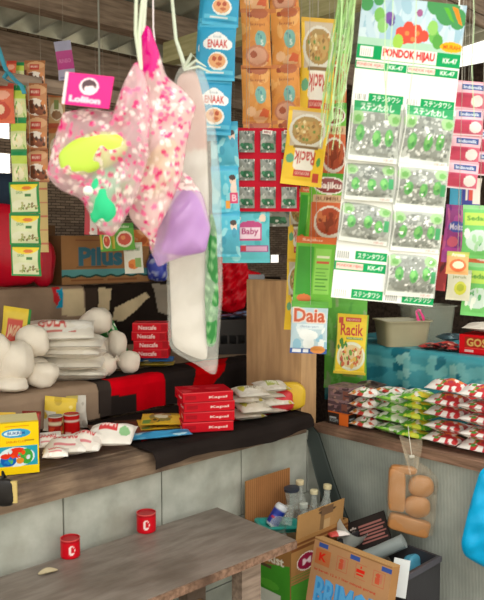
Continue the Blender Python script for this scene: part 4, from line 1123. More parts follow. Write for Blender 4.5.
mm = MB(); mm.box(0, 0, 0, .26, .13, .085, '#c8242a', front=cf); mm.build('carton', M_CARD, t, smooth=0)
t_ = lying('paper_bag', 'white folded paper bag lying on the red box', 'paper bag', (t.location.x+.065, t.location.y-.13, ZR+.118), .25, .12, .055, (lambda: Cv(30, 24, '#d9d2c6').blobs(10, [C('#e9e4da'), C('#c9c0b4')], .08, .2, seed=3))(), -PI/2+.1, seed=4, mat=M_CARD)
t_ = lying('paper_bag', 'pinkish packet behind the white paper bag on the red box', 'packet', (t.location.x+.15, t.location.y-.17, ZR+.15), .2, .1, .11, (lambda: Cv(30, 24, '#c9a3a0').blobs(10, [C('#d9b9b4'), C('#b98a8a')], .08, .2, seed=3))(), -PI/2+.1, seed=4, mat=M_CARD)

# ================================================================== on the tarpaulin
p = onx(414, 482, -.06)
t = thing('sugar_bag', 'clear bag of brown palm sugar blocks hanging from the counter', 'bag of sugar', p, (0, 0, RZ-.12))
o4 = px_local([(398, 434), (407, 450), (409, 462), (392, 468), (387, 482), (387, 518), (394, 528), (420, 536), (432, 536), (436, 515), (438, 478), (430, 468), (419, 462), (416, 450), (424, 438), (410, 440)], t)
mm = pillow(o4, .04, lambda x, z: C('#d9c9ae', .15), 22, 110, 3, .1, pw=.4); mm.build('film', M_FILM, t)
k = dep(p)/F
def block(cx_, cz, w, h, d, rot, seed, rnd_=.35):
    o = blob(w*k/2, d/2, h*k/2, '#b07c4e', seed, .03, 28, 16, sq=rnd_, colfn=None).build('sugar_block', M_RUBBER, t)
    l = px_local([(cx_, cz)], t)[0]; o.location = (l[0], .0, l[1]); o.rotation_euler = (0, rot, 0)
block(397, 490, 17, 44, .04, .0, 1); block(421, 486, 25, 22, .046, .12, 2, .8); block(417, 506, 27, 23, .056, .1, 3, .95); block(409, 525, 42, 17, .042, .25, 4); block(404, 470, 26, 8, .036, .1, 5, .6)
mm = MB(); l = px_local([(412, 457), (409, 432)], t)
mm.tube([(l[0][0]-.008, -.001, l[0][1]), (l[0][0]+.008, -.006, l[0][1]+.004)], .006, 8, '#dcdcd2'); mm.tube([(l[0][0], 0, l[0][1]), (l[1][0], .0, l[1][1]-.01), (l[1][0], .03, l[1][1]+.015)], .0016, 6, '#dcdcd2'); mm.build('hanger', M_ROPE, t)
p = onx(474, 505, -.085)
t = thing('blue_bag', 'bright blue plastic bag hanging at the lower right edge', 'plastic bag', p, (0, 0, RZ-.1))
o5 = px_local([(480, 470), (500, 458), (530, 462), (530, 560), (500, 572), (482, 566), (464, 556), (461, 544), (470, 505)], t)
mm = pillow(o5, .04, lambda x, z: C('#1fa3d8'), 20, 90, 4, .09); mm.build('bag', M_BAG, t)
mm = MB(); l = px_local([(496, 462), (500, 440)], t); mm.tube([(l[0][0], 0, l[0][1]), (l[1][0], .03, l[1][1]), (l[1][0]+.03, .06, l[1][1]+.05)], .003, 6, '#1fa3d8'); mm.build('hanger', M_ROPE, t)
# ================================================================== middle shelf: sugar and red packs
def sack(px, py, y, rx, rz_, lab, name='sugar_bag', ry=None, seed=0, col='#ece3d4', on=None, knot=False, rot=0):
    """white filled plastic bag; px, py its middle, radii in picture units"""
    p = ony(px, py, y); k = dep(p)/F
    z = p.z if on is None else on+rz_*k*.96
    o = thing(name, lab, 'bag of sugar', (p.x, y, z), (0, rot, RZ), 'white sugar bags on the middle shelf')
    blob(rx*k, (ry or rx*.85)*k, rz_*k, col, seed, .09, 28, 18, sq=.9).build('bag', M_BAG, o)
    if knot:
        mm = MB(); s = rx*k
        mm.tube([(s*.75, -.2*s, .3*s), (s*1.0, -.3*s, .45*s), (s*1.25, -.3*s, .6*s)], [.5*s, .12*s, .3*s], 10, col); mm.build('knot', M_BAG, o)
    return o
ON2 = ZL2+.006
# stacked flat bags in the middle of the pile
for i, (px, py, w, h, lab) in enumerate((
        (74, 381, 62, 9, 'flat white sugar bag at the bottom of the flat stack'),
        (72, 372, 60, 9, 'flat white sugar bag second from the bottom of the flat stack'),
        (70, 360, 60, 11, 'flat white sugar bag in the middle of the flat stack'),
        (68, 348, 66, 11, 'flat white sugar bag second from the top of the flat stack'))):
    p = ony(px, py, .645); k = dep(p)/F
    cvw = Cv(34, 26, '#e8e2d6'); cvw.blobs(10, [C('#efeae0'), C('#dcd5c8')], .06, .2, seed=i)
    lying('sugar_bag', lab, 'bag of sugar', (p.x, .645, ON2+.025+i*.044), w*k*1.12, .19, .08, cvw, RZ+.1*math.sin(i*3), 'flat sugar bags on the middle shelf', M_BAG, seed=i)
p = ony(58, 330, .66); k = dep(p)/F
cvw = Cv(60, 40, '#ece6da'); cvw.text('GULA', .42, .55, .4, .4, '#cf5a55', .03); cvw.rect(.2, .2, .75, .26, '#d98a80'); cvw.blobs(8, [C('#f2eee6')], .05, .1, (.6, .1, 1, .9), seed=3)
lying('sugar_bag', 'flat white sugar bag with faint red print on top of the flat stack', 'bag of sugar', (p.x, .66, ON2+.212), 72*k, .17, .07, cvw, RZ+.2, 'flat sugar bags on the middle shelf', M_BAG, tilt=math.radians(18), seed=8)
sack(14, 362, .58, 19, 22, 'round white sugar bag upright at the left of the pile', seed=2, rot=.3)
sack(33, 341, .62, 17, 16, 'round white sugar bag on the upper left of the pile', seed=3)
sack(10, 381, .56, 18, 8, 'low white sugar bag lying at the front left', seed=4, on=ON2)
sack(43, 375, .565, 16, 13, 'round white sugar bag at the front, left of the flat stack', seed=5, on=ON2, ry=13)
sack(96, 322, .76, 16, 14, 'white sugar bag highest at the right of the pile', seed=6)
sack(117, 346, .70, 10, 15, 'narrow white sugar bag upright on the right of the pile', seed=7)
sack(104, 368, .60, 12, 12, 'round white sugar bag low in front of the narrow upright one', seed=8, on=ON2, knot=True)
sack(97, 351, .64, 9, 14, 'small white sugar bag between the flat stack and the right pile', seed=9)
sack(129, 362, .60, 11, 11, 'rightmost round white sugar bag beside the red packs', seed=10, knot=False)
sack(-8, 352, .62, 20, 22, 'white sugar bag cut by the left edge', seed=11)
# hidden bags that carry the upper ones
sack(30, 368, .68, 20, 14, 'white sugar bag at the back under the upper left one', seed=12, on=ON2)
sack(112, 366, .74, 14, 16, 'white sugar bag at the back under the highest one', seed=13, on=ON2)
# green packets
c = Cv(40, 40, '#2f8a3a'); c.rect(0, .4, .9, 1, '#e3c62c'); c.rect(.2, .55, .75, .85, '#d2432c'); c.text('JAGO', .47, .7, .45, .16, '#f2dfae', .02); c.rect(0, 0, 1, .4, '#35702f')
p = ony(8, 340, .74); k = dep(p)/F
t = thing('spice_packet', 'green and yellow packet with red label at the left behind the sugar', 'packet', (p.x, .75, ON2), (0, .15, RZ))
pouch(28*k, .34, .02, c, seed=2).build('packet', M_PACK, t).location = (0, 0, .145)
c = Cv(36, 40, '#2f9a44'); c.rect(.1, .3, .9, .5, '#d9e6d0'); c.text('TEH', .5, .4, .5, .14, '#2f7a3a', .02); c.rect(0, .85, 1, 1, '#257a36'); c.blobs(8, [C('#4fb35a'), C('#e4ecd8')], .04, .09, (0, .55, 1, .85), 2)
for i, (px, py, r, lab) in enumerate(((117, 330, -.35, 'green tea packet behind the sugar bags, left one'), (127, 335, -.45, 'green tea packet with white band leaning on the red packs'))):
    p = ony(px, py, .76-.04*i); k = dep(p)/F
    t = thing('tea_packet', lab, 'packet', (p.x, .76-.04*i, ON2), (0, r, RZ), 'green tea packets')
    pouch(17*k, .2, .02, c, seed=i).build('packet', M_PACK, t).location = (0, 0, .135)
# red packs
cr = Cv(60, 24, '#c9202c'); cr.text('Nescafe', .42, .5, .5, .5, '#f0d8d4', .02); cr.rect(.8, .1, .98, .9, '#a81822'); cr.rect(0, .88, 1, 1, '#dd4a4e')
ct = Cv(30, 20, '#d2303a'); ct.blobs(6, [C('#e05a5e')], .06, .15, seed=2)
p0_ = ony(152, 366, .66)
for i in range(4):
    lab = ['lowest', 'second lowest', 'second highest', 'topmost'][i]+' red coffee pack in the small stack beside the sugar'
    mm = MB()
    w_, d_, h_ = .165, .11, .040
    mm.box(-w_/2, -d_/2, 0, w_/2, d_/2, h_, '#bb1d28', front=cr, side=cr, top=ct)
    o = mm.build('coffee_pack', M_CARD, None, (p0_.x, .66, ON2+.048+i*.0405), (0, 0, RZ+.12*math.sin(i*2.1)), smooth=0); tag(o, lab, 'pack', 'red coffee packs beside the sugar')
    bv = o.modifiers.new('soft_edges', 'BEVEL'); bv.width = .006; bv.segments = 2
for i, (col, lab) in enumerate((('#d9b53c', 'yellow packet at the bottom under the red coffee packs'), ('#2f6fb4', 'blue packet between the yellow packet and the red packs'))):
    c = Cv(44, 24, col); c.blobs(8, [C('#e9ddb0'), C('#3f86c4'), C(col)], .05, .12, seed=i)
    lying('biscuit_packet', lab, 'packet', (p0_.x+.01, .655, ON2+.013+.022*i), .19, .11, .026, c, RZ, seed=i)
# black crate with shiny packets
pc = ony(241, 350, .70)
t = thing('plastic_crate', 'black plastic crate on the middle shelf next to the plywood panel', 'crate', (pc.x, .71, ON2), (0, 0, RZ+.1))
k = dep(pc)/F
wc, dc, hc = 46*k, .17, 34*k
for nm, b_ in (('crate_base', (-wc/2, -dc/2, 0, wc/2, dc/2, .01)), ('crate_side', (-wc/2, -dc/2, .01, wc/2, -dc/2+.008, hc*.3)), ('crate_side', (-wc/2, -dc/2-.002, hc*.55, wc/2, -dc/2+.006, hc)), ('crate_side', (-wc/2, dc/2-.008, .01, wc/2, dc/2, hc)), ('crate_side', (-wc/2, -dc/2, .01, -wc/2+.008, dc/2, hc)), ('crate_side', (wc/2-.008, -dc/2, .01, wc/2, dc/2, hc))):
    mm = MB(); mm.box(*b_, '#25211f'); mm.build(nm, M_RUBBER, t, smooth=0)
for i in range(6):
    x = -wc/2+.004+(wc-.016)*i/5
    mm = MB(); mm.box(x, -dc/2+.001, hc*.28, x+.01, -dc/2+.007, hc*.58, '#2b2725'); mm.build('crate_rib', M_RUBBER, t, smooth=0)
c = Cv(36, 30, '#3b4a6a'); c.blobs(14, [C('#5f83b0'), C('#2a2f3c'), C('#8fa8c4'), C('#3c3438')], .06, .14, seed=3)
for i, (dx, dz, r) in enumerate(((-.06, hc+.004, .2), (.03, hc+.016, -.3))):
    q_ = Matrix.Rotation(RZ, 3, 'Z') @ Vector((dx, -.01, 0))
    lying('snack_packet', ['dark blue shiny packet lying on the black crate, left', 'dark blue shiny packet on the black crate, right'][i], 'packet', (pc.x+q_.x, .71+q_.y, ON2+dz+.008), .13, .10, .028, c, RZ+r, seed=i)

# ================================================================== top shelf
ON3 = ZL3+.006
def carton(name, lab, loc, rz, w, d, h, front=None, side=None, top=None, col='#8a6a4a', flaps=False, tilt=0, rx=0):
    t = thing(name, lab, 'cardboard box', loc, (rx, tilt, rz))
    mm = MB(); mm.box(-w/2, -d/2, 0, w/2, d/2, h, col, front=front, side=side, top=top); mm.build('carton', M_BOARD, t, smooth=0)
    return t
pa, pb = ony(62, 288, 1.15), ony(149, 284, 1.15)
cf = Cv(150, 84, '#a0764f'); cf.rect(0, .2, 1, .31, '#5f9a9a')
for i in range(150):
    u = i/149; cf.rect(u-.004, .14+.018*math.sin(u*38), u+.004, .22+.018*math.sin(u*38), '#27473f'); cf.rect(u-.004, .18+.018*math.sin(u*38), u+.004, .26+.018*math.sin(u*38), '#5f9a9a') if i % 1 == 0 else None
cf.text('Pilus', .43, .57, .5, .4, '#3f6f80', .05); cf.rect(.16, .34, .5, .37, '#7d5a3e'); cf.rect(.15, .9, .5, .92, '#8a5a44'); cf.rect(.1, .07, .45, .1, '#8a5a3c'); cf.rect(.5, .06, .85, .1, '#8a5a3c')
ctp = Cv(30, 20, '#96704e'); ctp.rect(0, .46, 1, .54, '#b59a74')
hB = ony(100, 236, 1.15).z-ON3
t = carton('cardboard_box', 'brown cardboard box with blue lettering and a teal wave on the top shelf', ((pa.x+pb.x)/2, 1.15+.14, ON3), 0, pb.x-pa.x, .28, hB, cf, top=ctp, col='#96704c')
cf2 = Cv(40, 60, '#6b4f38'); cf2.rect(.1, .55, .7, .8, '#3f6a74'); cf2.rect(0, .2, 1, .24, '#5a4230')
pa2 = ony(50, 290, 1.24)
t = carton('cardboard_box', 'darker cardboard box with a teal mark behind the red sack', ((pa2.x+pa.x)/2-.02, 1.385, ON3), 0, .16, .17, .30, cf2, col='#6b4f38')
# second box set on top for the wall of goods
c = Cv(60, 30, '#7d6348'); c.rect(0, .45, 1, .55, '#93795a')
# packets hung before the box
def d_rgreen():
    c = Cv(44, 40, '#5aa82f'); c.rect(0, .8, 1, 1, '#3f8f2a'); c.ell(.6, .42, .33, .3, '#e9dcc0'); c.ell(.6, .42, .27, .22, '#c9472c'); c.ell(.55, .48, .1, .08, '#e08a4a'); c.rect(.02, .1, .2, .85, '#d9c23a'); c.text('Bumbu', .5, .88, .6, .1, '#e9f0d0', .01); return c
strip('seasoning_packet', 'green packet with a red bowl picture hanging before the cardboard box', 'packet', 108, 133, 224, 250, .95, [d_rgreen()], roofz(.95), b=.006, lean=-.1, seed=2)
strip('seasoning_packet', 'green packet with a yellow edge, left of the one with the bowl', 'packet', 99, 111, 228, 251, .98, [d_rgreen()], roofz(.98), b=.005, lean=-.05, seed=5)
c = Cv(36, 50, '#e3e2d4'); c.ell(.5, .3, .3, .16, '#e88a3a'); c.ell(.36, .24, .14, .08, '#d9702c'); c.rect(.6, .2, .9, .5, '#8fb36a'); c.text('Wortel', .5, .8, .7, .14, '#5a8a4a', .02); c.rect(0, .92, 1, 1, '#c9d2b4')
strip('seasoning_packet', 'white packet with orange carrots hanging before the cardboard box', 'packet', 123, 142, 243, 273, .94, [c], roofz(.94), b=.005, lean=-.06, seed=7)
c = Cv(36, 50, '#c83444'); c.rect(.2, 0, .5, 1, '#e3d9d4'); c.rect(.6, .1, .95, .3, '#ece4de'); c.blobs(8, [C('#e05a68'), C('#f0e6e0')], .06, .12, seed=2)
strip('snack_packet', 'red and white packet hanging behind the pink toy bags', 'packet', 84, 110, 196, 234, 1.0, [c], roofz(1.0), b=.008, seed=9)
c = Cv(40, 26, '#e0843c'); c.blobs(8, [C('#efb07a'), C('#c9602c')], .06, .14, seed=1)
strip('snack_packet', 'small orange packet edge behind the lilac toy bag', 'packet', 131, 154, 230, 246, 1.0, [c], roofz(1.0), b=.006, seed=3)
# red sacks
p = ony(20, 250, 1.12)
t = thing('red_sack', 'large red plastic sack at the far left of the top shelf', 'sack', (p.x, 1.22, ON3), (0, 0, RZ)); k = dep(ony(20, 250, 1.2))/F
blob(46*k, .10, 42*k, '#c22a38', 3, .08, 32, 20, sq=.75).build('sack', M_BAG, t).location = (-.05, 0, 41*k)
p = ony(44, 262, 1.10)
t = thing('red_sack', 'smaller dark red sack right of the large one, beside the dark box', 'sack', (p.x+.0, 1.11, ON3), (0, 0, RZ))
blob(12*k, .05, 24*k, '#a3202e', 5, .08, 20, 14, sq=.8).build('sack', M_BAG, t).location = (0, 0, 23.5*k)
c = Cv(30, 20, '#2b3746')
p = ony(2, 205, 1.30); t = thing('dark_bundle', 'dark blue folded bundle on top of the large red sack', 'bundle', (p.x, 1.24, ON3+.46), (0, 0, RZ))
blob(24*k, .1, 18*k, '#2f3b4c', 8, .1, 20, 12).build('bundle', M_CLOTH, t)
# blue shiny bag
p = ony(158, 277, 1.10); k = dep(p)/F
t = thing('blue_packet', 'shiny royal blue packet right of the cardboard box', 'packet', (p.x, 1.12, ON3), (0, .1, RZ))
blob(11*k, .045, 14*k, '#2b35a8', 4, .14, 24, 16, sq=.8, colfn=lambda u, v: C('#3a4ac4') if math.sin(u*40+v*9)+math.sin(v*22) < .9 else C('#b9c4ee')).build('packet', M_PACK, t).location = (0, 0, 14*k)
# red bag beside the plywood panel, standing on the rear of the top shelf
p = ony(234, 282, .93); k = dep(p)/F
t = thing('red_bag', 'bright red plastic bag hanging above the black crate, behind the turquoise sachet', 'plastic bag', p, (0, 0, RZ))
ptp = px_local([(218, 258), (228, 250), (246, 254), (248, 270), (262, 273), (261, 281), (248, 288), (245, 308), (232, 313), (218, 310), (214, 285)], t)
pillow(ptp, .045, lambda x, z: C('#d01f2a'), 20, 90, 5, .2).build('bag', M_BAG, t)
cord(t, .08, roofz(.93))
t = thing('tape_strip', 'short grey strip of tape on top of the plywood sheet', 'tape', (-.05, ypos(257, -.05), 1.29), (0, 0, RZ))
mm = MB(); mm.box(-.04, -.01, 0, .035, .01, .022, '#8a8f96'); mm.build('tape', M_CARD, t, smooth=0)

# ================================================================== lowest ledge
ON1 = ZL1+.002
pL, pR = onz(0, 481, ZL1), onz(38, 473, ZL1)
cf = Cv(90, 104, '#f0cb18'); cf.rect(0, 0, .03, 1, '#d9b21a')
cf.rect(.1, .16, .97, .55, '#2f9ab0'); cf.ell(.53, .34, .38, .19, '#d5e2e4'); cf.ell(.36, .28, .17, .12, '#2560b0'); cf.ell(.55, .42, .2, .1, '#d8402f'); cf.ell(.74, .34, .13, .15, '#3f9a3f'); cf.ell(.3, .36, .1, .05, '#d8402f'); cf.ell(.6, .26, .08, .06, '#d98a3a')
cf.blobs(14, [C('#e0562f'), C('#2f7fc0'), C('#5ab04a'), C('#c9d8dc')], .02, .05, (.3, .24, .8, .46), 5)
cf.ell(.53, .8, .3, .09, '#3f9cc9'); cf.ell(.48, .8, .2, .05, '#d4e6ee'); cf.text('BUKRIM', .53, .8, .36, .06, '#2a5a9a', .03)
cf.text('SABUN CUCI', .52, .635, .4, .045, '#c9702c', .02); cf.rect(.7, .64, .9, .665, '#b08a2a'); cf.rect(.3, .93, .8, .945, '#d99a2a')
ct = Cv(30, 30, '#d9cf9a'); ct.rect(0, 0, 1, .15, '#e3c43a')
w_ = 52*dep(pL)/F
t = thing('detergent_box', 'yellow box with a blue oval and a round toy picture at the left edge', 'box', (onz(27, 480, ZL1).x, .06, ON1), (0, 0, RZ+.33))
k = dep(t.location)/F
mm = MB(); mm.box(-24*k, -.0, 0, 22*k, .13, 52*k, '#e3bf1a', front=cf, top=ct); o = mm.build('carton', M_CARD, t, smooth=0)
c = Cv(26, 60, '#7c2a22'); c.rect(.1, .7, .9, .95, '#b23a2c'); c.ell(.5, .8, .3, .08, '#d98a4a'); c.blobs(16, [C('#9a4634'), C('#5a2620'), C('#c9704a'), C('#8f6a54')], .06, .16, (0, 0, 1, .7), 3)
p = onz(41, 470, ZL1); k = dep(p)/F
t = thing('snack_packet', 'dark red upright packet right behind the yellow detergent box', 'packet', (p.x+.035, .19, ON1), (0, .03, RZ)); pouch(20*k, 50*k, .025, c, seed=4).build('packet', M_PACK, t).location = (0, 0, 25*k)
c = Cv(40, 40, '#e6c42a'); c.rect(0, 0, .4, .6, '#d9d2c0'); c.blobs(8, [C('#c9a824'), C('#f0dc7a')], .05, .12, seed=1)
p = ony(60, 442, .42); k = dep(p)/F
t = thing('snack_packet', 'yellow packet standing behind the two red cans', 'packet', (p.x, .43, ON1), (0, .1, RZ)); pouch(32*k, 36*k, .02, c, seed=5).build('packet', M_PACK, t).location = (0, 0, 18*k)
c = Cv(40, 40, '#d5cfc4'); c.blobs(8, [C('#e6e2d8'), C('#b9b2a6')], .05, .14, seed=1); c.rect(0, .8, .6, 1, '#c9b45a')
p = ony(80, 432, .42); k = dep(p)/F
t = thing('snack_packet', 'whitish packet standing behind the right red can', 'packet', (p.x, .435, ON1), (0, -.05, RZ)); pouch(20*k, 33*k, .02, c, seed=6).build('packet', M_PACK, t).location = (0, 0, 16.5*k)
c = Cv(40, 30, '#e2b81f'); p = ony(3, 425, .4); k = dep(p)/F
t = thing('snack_packet', 'yellow packet behind the detergent box at the left edge', 'packet', (p.x, .40, ON1), (0, 0, RZ)); pouch(26*k, 34*k, .02, c, seed=7).build('packet', M_PACK, t).location = (0, 0, 17*k)
# cans
def can(lab, name, loc, r, h, cv, top='#b9b4ab', rot=0, lidcol=None, rim='#c9c4ba'):
    t = thing(name, lab, 'can', loc, (0, 0, rot))
    mm = MB(); mm.lathe([(r*.94, 0)]+[(r, .003+(h-.007)*i/14) for i in range(15)], 56, cv=cv); mm.build('can_body', M_TIN, t)
    mm = MB(); mm.lathe([(r, h-.004), (r*1.02, h-.002), (r*1.02, h), (r*.95, h), (r*.93, h-.004), (0, h-.004)], 28, cols=[rim, rim, rim, lidcol or top, lidcol or top]); mm.build('can_lid', M_TIN, t)
    return t
c = Cv(60, 30, '#9c2a24'); c.rect(0, .7, 1, .86, '#d8c9a8'); c.rect(0, .4, 1, .5, '#6a1d1a'); c.blobs(18, [C('#c24a34'), C('#5a1a18'), C('#c9a070')], .02, .07, seed=3)
p = onz(60, 443, ZL1); k = dep(p)/F
can('dark red can with a pale band, left of the two cans on the ledge', 'food_can', (p.x, p.y+.03, ON1), 7.3*k, 26*k, c, top='#8f8a80')
c = Cv(60, 30, '#c32a2a'); c.rect(0, .75, 1, .8, '#e3d9c9'); c.blobs(10, [C('#d9564a'), C('#8f1d20'), C('#e3cfc0')], .02, .06, (0, .1, 1, .6), 7)
p = onz(76, 441, ZL1); k = dep(p)/F
can('bright red can, right of the two cans on the ledge', 'food_can', (p.x, p.y+.03, ON1), 8*k, 26*k, c, top='#b0443c')
# sugar packets with red print
cs = Cv(60, 40, '#e8e1d8'); cs.blobs(12, [C('#f2ede6'), C('#d9cfc6')], .05, .14, seed=2); cs.text('GULAKU', .5, .55, .6, .28, '#c92f36', .04); cs.rect(.25, .2, .75, .28, '#d9848a'); cs.rect(0, 0, .06, 1, '#d9cdc4')
cs2 = Cv(60, 40, '#ebe5dc'); cs2.rect(.25, .35, .65, .75, '#cf3238'); cs2.text('GULA', .45, .55, .34, .24, '#f4e6e0', .03); cs2.ell(.82, .35, .12, .14, '#8fc08a'); cs2.blobs(8, [C('#f4f0e8'), C('#dcd3ca')], .04, .1, (0, 0, .25, 1), 3)
for i, (px, py, w, h, cv_, r, dz, lab) in enumerate((
        (66, 452, 40, .12, cs, .15, .0, 'white sugar packet with red print lying in front of the cans'),
        (86, 450, 34, .11, cs, -.1, .0, 'white sugar packet partly under the big one, middle of the three'),
        (56, 463, 24, .06, cs, .2, -.0, 'small white and red sugar sachet at the front of the ledge'),
        (112, 446, 44, .13, cs2, -.05, .006, 'large white sugar packet with a red square and green mark, rightmost'))):
    p = onz(px, py+4, ZL1); k = dep(p)/F
    lying('sugar_packet', lab, 'packet', (p.x, p.y, ON1+.036+dz+.004*i), w*k*1.05, h*1.15, .078 if i != 2 else .045, cv_, RZ+r, seed=i, tilt=math.radians(8))
p = onz(52, 458, ZL1); lying('sugar_packet', 'red and white sugar packet leaning against the dark red packet', 'packet', (p.x, p.y+.03, ON1+.055), .10, .07, .045, cs, RZ+.4, tilt=math.radians(30), seed=9)
# brown sheet, blue packet, yellow packets
p = onz(140, 432, ZL1)
mm = MB(); mm.grid(lambda u, v: ((u-.5)*.36, (v-.5)*.2, .004+.006*math.sin(u*6)*math.sin(v*5)), 14, 10, '#5f3526'); mm.grid(lambda u, v: ((u-.5)*.36, (.5-v)*.2, .001+.006*math.sin(u*6)*math.sin((1-v)*5)), 14, 10, '#4d2b20')
tag(mm.build('brown_sheet', M_PACK, None, (p.x, p.y+.02, ON1+.01), (0, 0, RZ+.35)), 'reddish brown glossy sheet lying on the ledge', 'sheet')
c = Cv(44, 30, '#2f8fc0'); c.blobs(10, [C('#5fb0d4'), C('#1f6f9c'), C('#a9d4e4')], .05, .12, seed=4)
p = onz(160, 440, ZL1); lying('blue_sachet', 'bright blue flat packet lying at the ledge front', 'packet', (p.x, p.y, ON1+.019), .24, .07, .026, c, RZ+.38, seed=3)
cy = Cv(56, 40, '#e0b51f'); cy.ell(.5, .5, .32, .3, '#8a7a3a'); cy.ell(.5, .52, .2, .18, '#d9d2b0'); cy.rect(.05, .1, .3, .3, '#6a8a3a'); cy.rect(.7, .1, .95, .9, '#e9c83a'); cy.blobs(8, [C('#b98a1f'), C('#4f4a2a')], .04, .08, (.25, .2, .75, .8), 5)
for i in range(2):
    p = onz(169+3*i, 432, ZL1); lying('seasoning_packet', ['yellow seasoning packet at the bottom beside the red coffee stack', 'yellow seasoning packet with dark picture on top of the other'][i], 'packet', (p.x+.0, p.y+.06, ON1+.016+.024*i), .17, .13, .024, cy, RZ+.25-.2*i, seed=i, tilt=math.radians(4))
# stacked coffee packs
cR = Cv(56, 26, '#c81f2b'); cR.text('Kapal', .7, .42, .36, .32, '#f0d4cf', .02); cR.rect(0, .9, 1, 1, '#dd555a'); cR.rect(0, 0, 1, .06, '#8f141e'); cR.rect(.04, .3, .26, .7, '#a81a25')
cT = Cv(30, 24, '#c9202c'); cT.blobs(5, [C('#dd4a50')], .08, .2, seed=4)
def red_stack(px0, py0, n, w, d, h, lab_, grp, dx=0, dy_=0):
    p = onz(px0, py0, ZL1)
    for i in range(n):
        mm = MB(); mm.box(-w/2, -d/2, 0, w/2, d/2, h, '#b51b27', front=cR, side=cR, top=cT)
        j = rnd.uniform(-.011, .011)
        o = mm.build('coffee_pack', M_CARD, None, (p.x+j+dx, p.y+dy_, ON1+.008+i*(h+.0008)), (0, 0, RZ+.30+rnd.uniform(-.1, .1)), smooth=0)
        tag(o, '%s %s' % (words[n][i], lab_), 'pack', grp); bv = o.modifiers.new('soft_edges', 'BEVEL'); bv.width = .013; bv.segments = 2
red_stack(214, 432, 4, .20, .14, .0385, 'red coffee pack in the tall stack on the ledge', 'red coffee packs on the ledge', 0, .05)
cW = Cv(50, 34, '#e6dfd2'); cW.text('Luwak', .5, .5, .5, .22, '#7a6a4a', .02); cW.ell(.2, .5, .1, .2, '#c9c04a'); cW.rect(.8, .15, .95, .85, '#cfc6b4'); cW.blobs(12, [C('#d4cdbb'), C('#f0ebe0'), C('#3f3a34'), C('#b9a86a')], .02, .06, seed=6)
cW2 = Cv(50, 34, '#e4ddd0'); cW2.rect(.3, .3, .7, .7, '#a9b35a'); cW2.text('White', .5, .5, .34, .2, '#f4f2e4', .02); cW2.blobs(12, [C('#d4cdbb'), C('#f0ebe0'), C('#5a544a'), C('#c9b93a')], .02, .06, seed=9)
for col_, (px, py, dsc) in enumerate(((256, 423, 'white coffee pouch in the column next to the red stack'), (277, 416, 'white coffee pouch in the column nearest the yellow packet'))):
    p = onz(px, py, ZL1)
    for i in range(4):
        lying('coffee_pouch', '%s %s' % (words[4][i], dsc), 'pouch', (p.x+.01*math.sin(i*2), p.y+.045+.012*math.cos(i*3), ON1+.026+i*.0325), .135, .15, .044, cW if (i+col_) % 2 else cW2, RZ+.3+.1*math.sin(i*2.2), 'white coffee pouches on the ledge', seed=i+col_*5)
p = Vector((-.19, ypos(284, -.19), ZL1))
c = Cv(44, 34, '#cf222c'); c.rect(0, 0, .2, 1, '#e3d8cc'); c.blobs(8, [C('#e0484e'), C('#a81822')], .06, .14, seed=2)
t = thing('red_pouch', 'rounded red pouch with a white edge at the right end of the coffee', 'pouch', (p.x, p.y+.02, ON1+.008), (0, 0, RZ+.2))
blob(.062, .045, .05, '#c9202a', 4, .08, 24, 16, sq=.7, colfn=lambda u, v: C('#e3dbd0') if .42 < u < .6 and v > .2 else C('#c9202a')).build('pouch', M_PACK, t).location = (0, 0, .05)
t = thing('yellow_pouch', 'yellow pouch leaning against the plywood panel behind the red pouch', 'pouch', (-.15, ypos(294, -.15)+.03, ON1+.008), (0, 0, RZ))
blob(.075, .03, .062, '#dcb41e', 6, .06, 22, 14, sq=.7).build('pouch', M_PACK, t).location = (0, 0, .062)
# black bag at the lower left edge
p = ony(3, 492, -.055); k = dep(p)/F
t = thing('black_bag', 'black bag with a pale yellow corner tag at the left edge below the ledge', 'bag', p, (0, 0, RZ))
blob(12*k, .02, 14*k, '#1d1a19', 3, .06, 20, 14, sq=.6).build('bag', M_BAG, t)
mm = MB(); mm.box(9*k, -.012, -10*k, 15*k, -.004, 12*k, '#cdb678'); mm.build('corner_tag', M_CARD, t)
mm = MB(); mm.tube([(0, 0, 12*k), (0, .0, 14*k+.02), (0, .05, ZL1-p.z+.004)], .004, 6, '#1d1a19'); mm.build('hanger', M_ROPE, t)

# ================================================================== on the bench
c = Cv(84, 30, '#c8222c'); 
for i in range(3):
    u = .18+i/3; c.ell(u, .5, .05, .26, '#f0d6d2'); c.ell(u+.015, .52, .032, .17, '#c8222c'); c.rect(u+.04, .42, u+.07, .56, '#f0d6d2')
c.rect(0, .9, 1, 1, '#a81a24')
for px, py, lab, r in ((72, 557, 'small red can with a white swirl on the bench, left one', 3.2), (147, 531, 'small red can with a white swirl on the bench, right one', 2.95)):
    p = onz(px, py, ZB); k = dep(p)/F
    can(lab, 'milk_can', (p.x, -.052, ZB+.001), 9.6*k, 19*k, c, top='#8f1a22', rot=r, lidcol='#a82a30', rim='#d05a58')
p = onz(48, 573, ZB); k = dep(p)/F
mm = MB(); mm.grid(lambda u, v: ((u-.5)*19*k, (v-.5)*.035*(1-(2*u-1)**2*.8), .004+.006*math.sin(u*3)), 10, 5, '#c9bb9a'); mm.grid(lambda u, v: ((u-.5)*19*k, (.5-v)*.035*(1-(2*u-1)**2*.8), .002+.006*math.sin(u*3)), 10, 5, '#b9a988')
tag(mm.build('paper_scrap', M_CARD, None, (p.x, p.y, ZB), (0, 0, RZ+.5)), 'curled pale paper scrap on the bench left of the red cans', 'scrap')

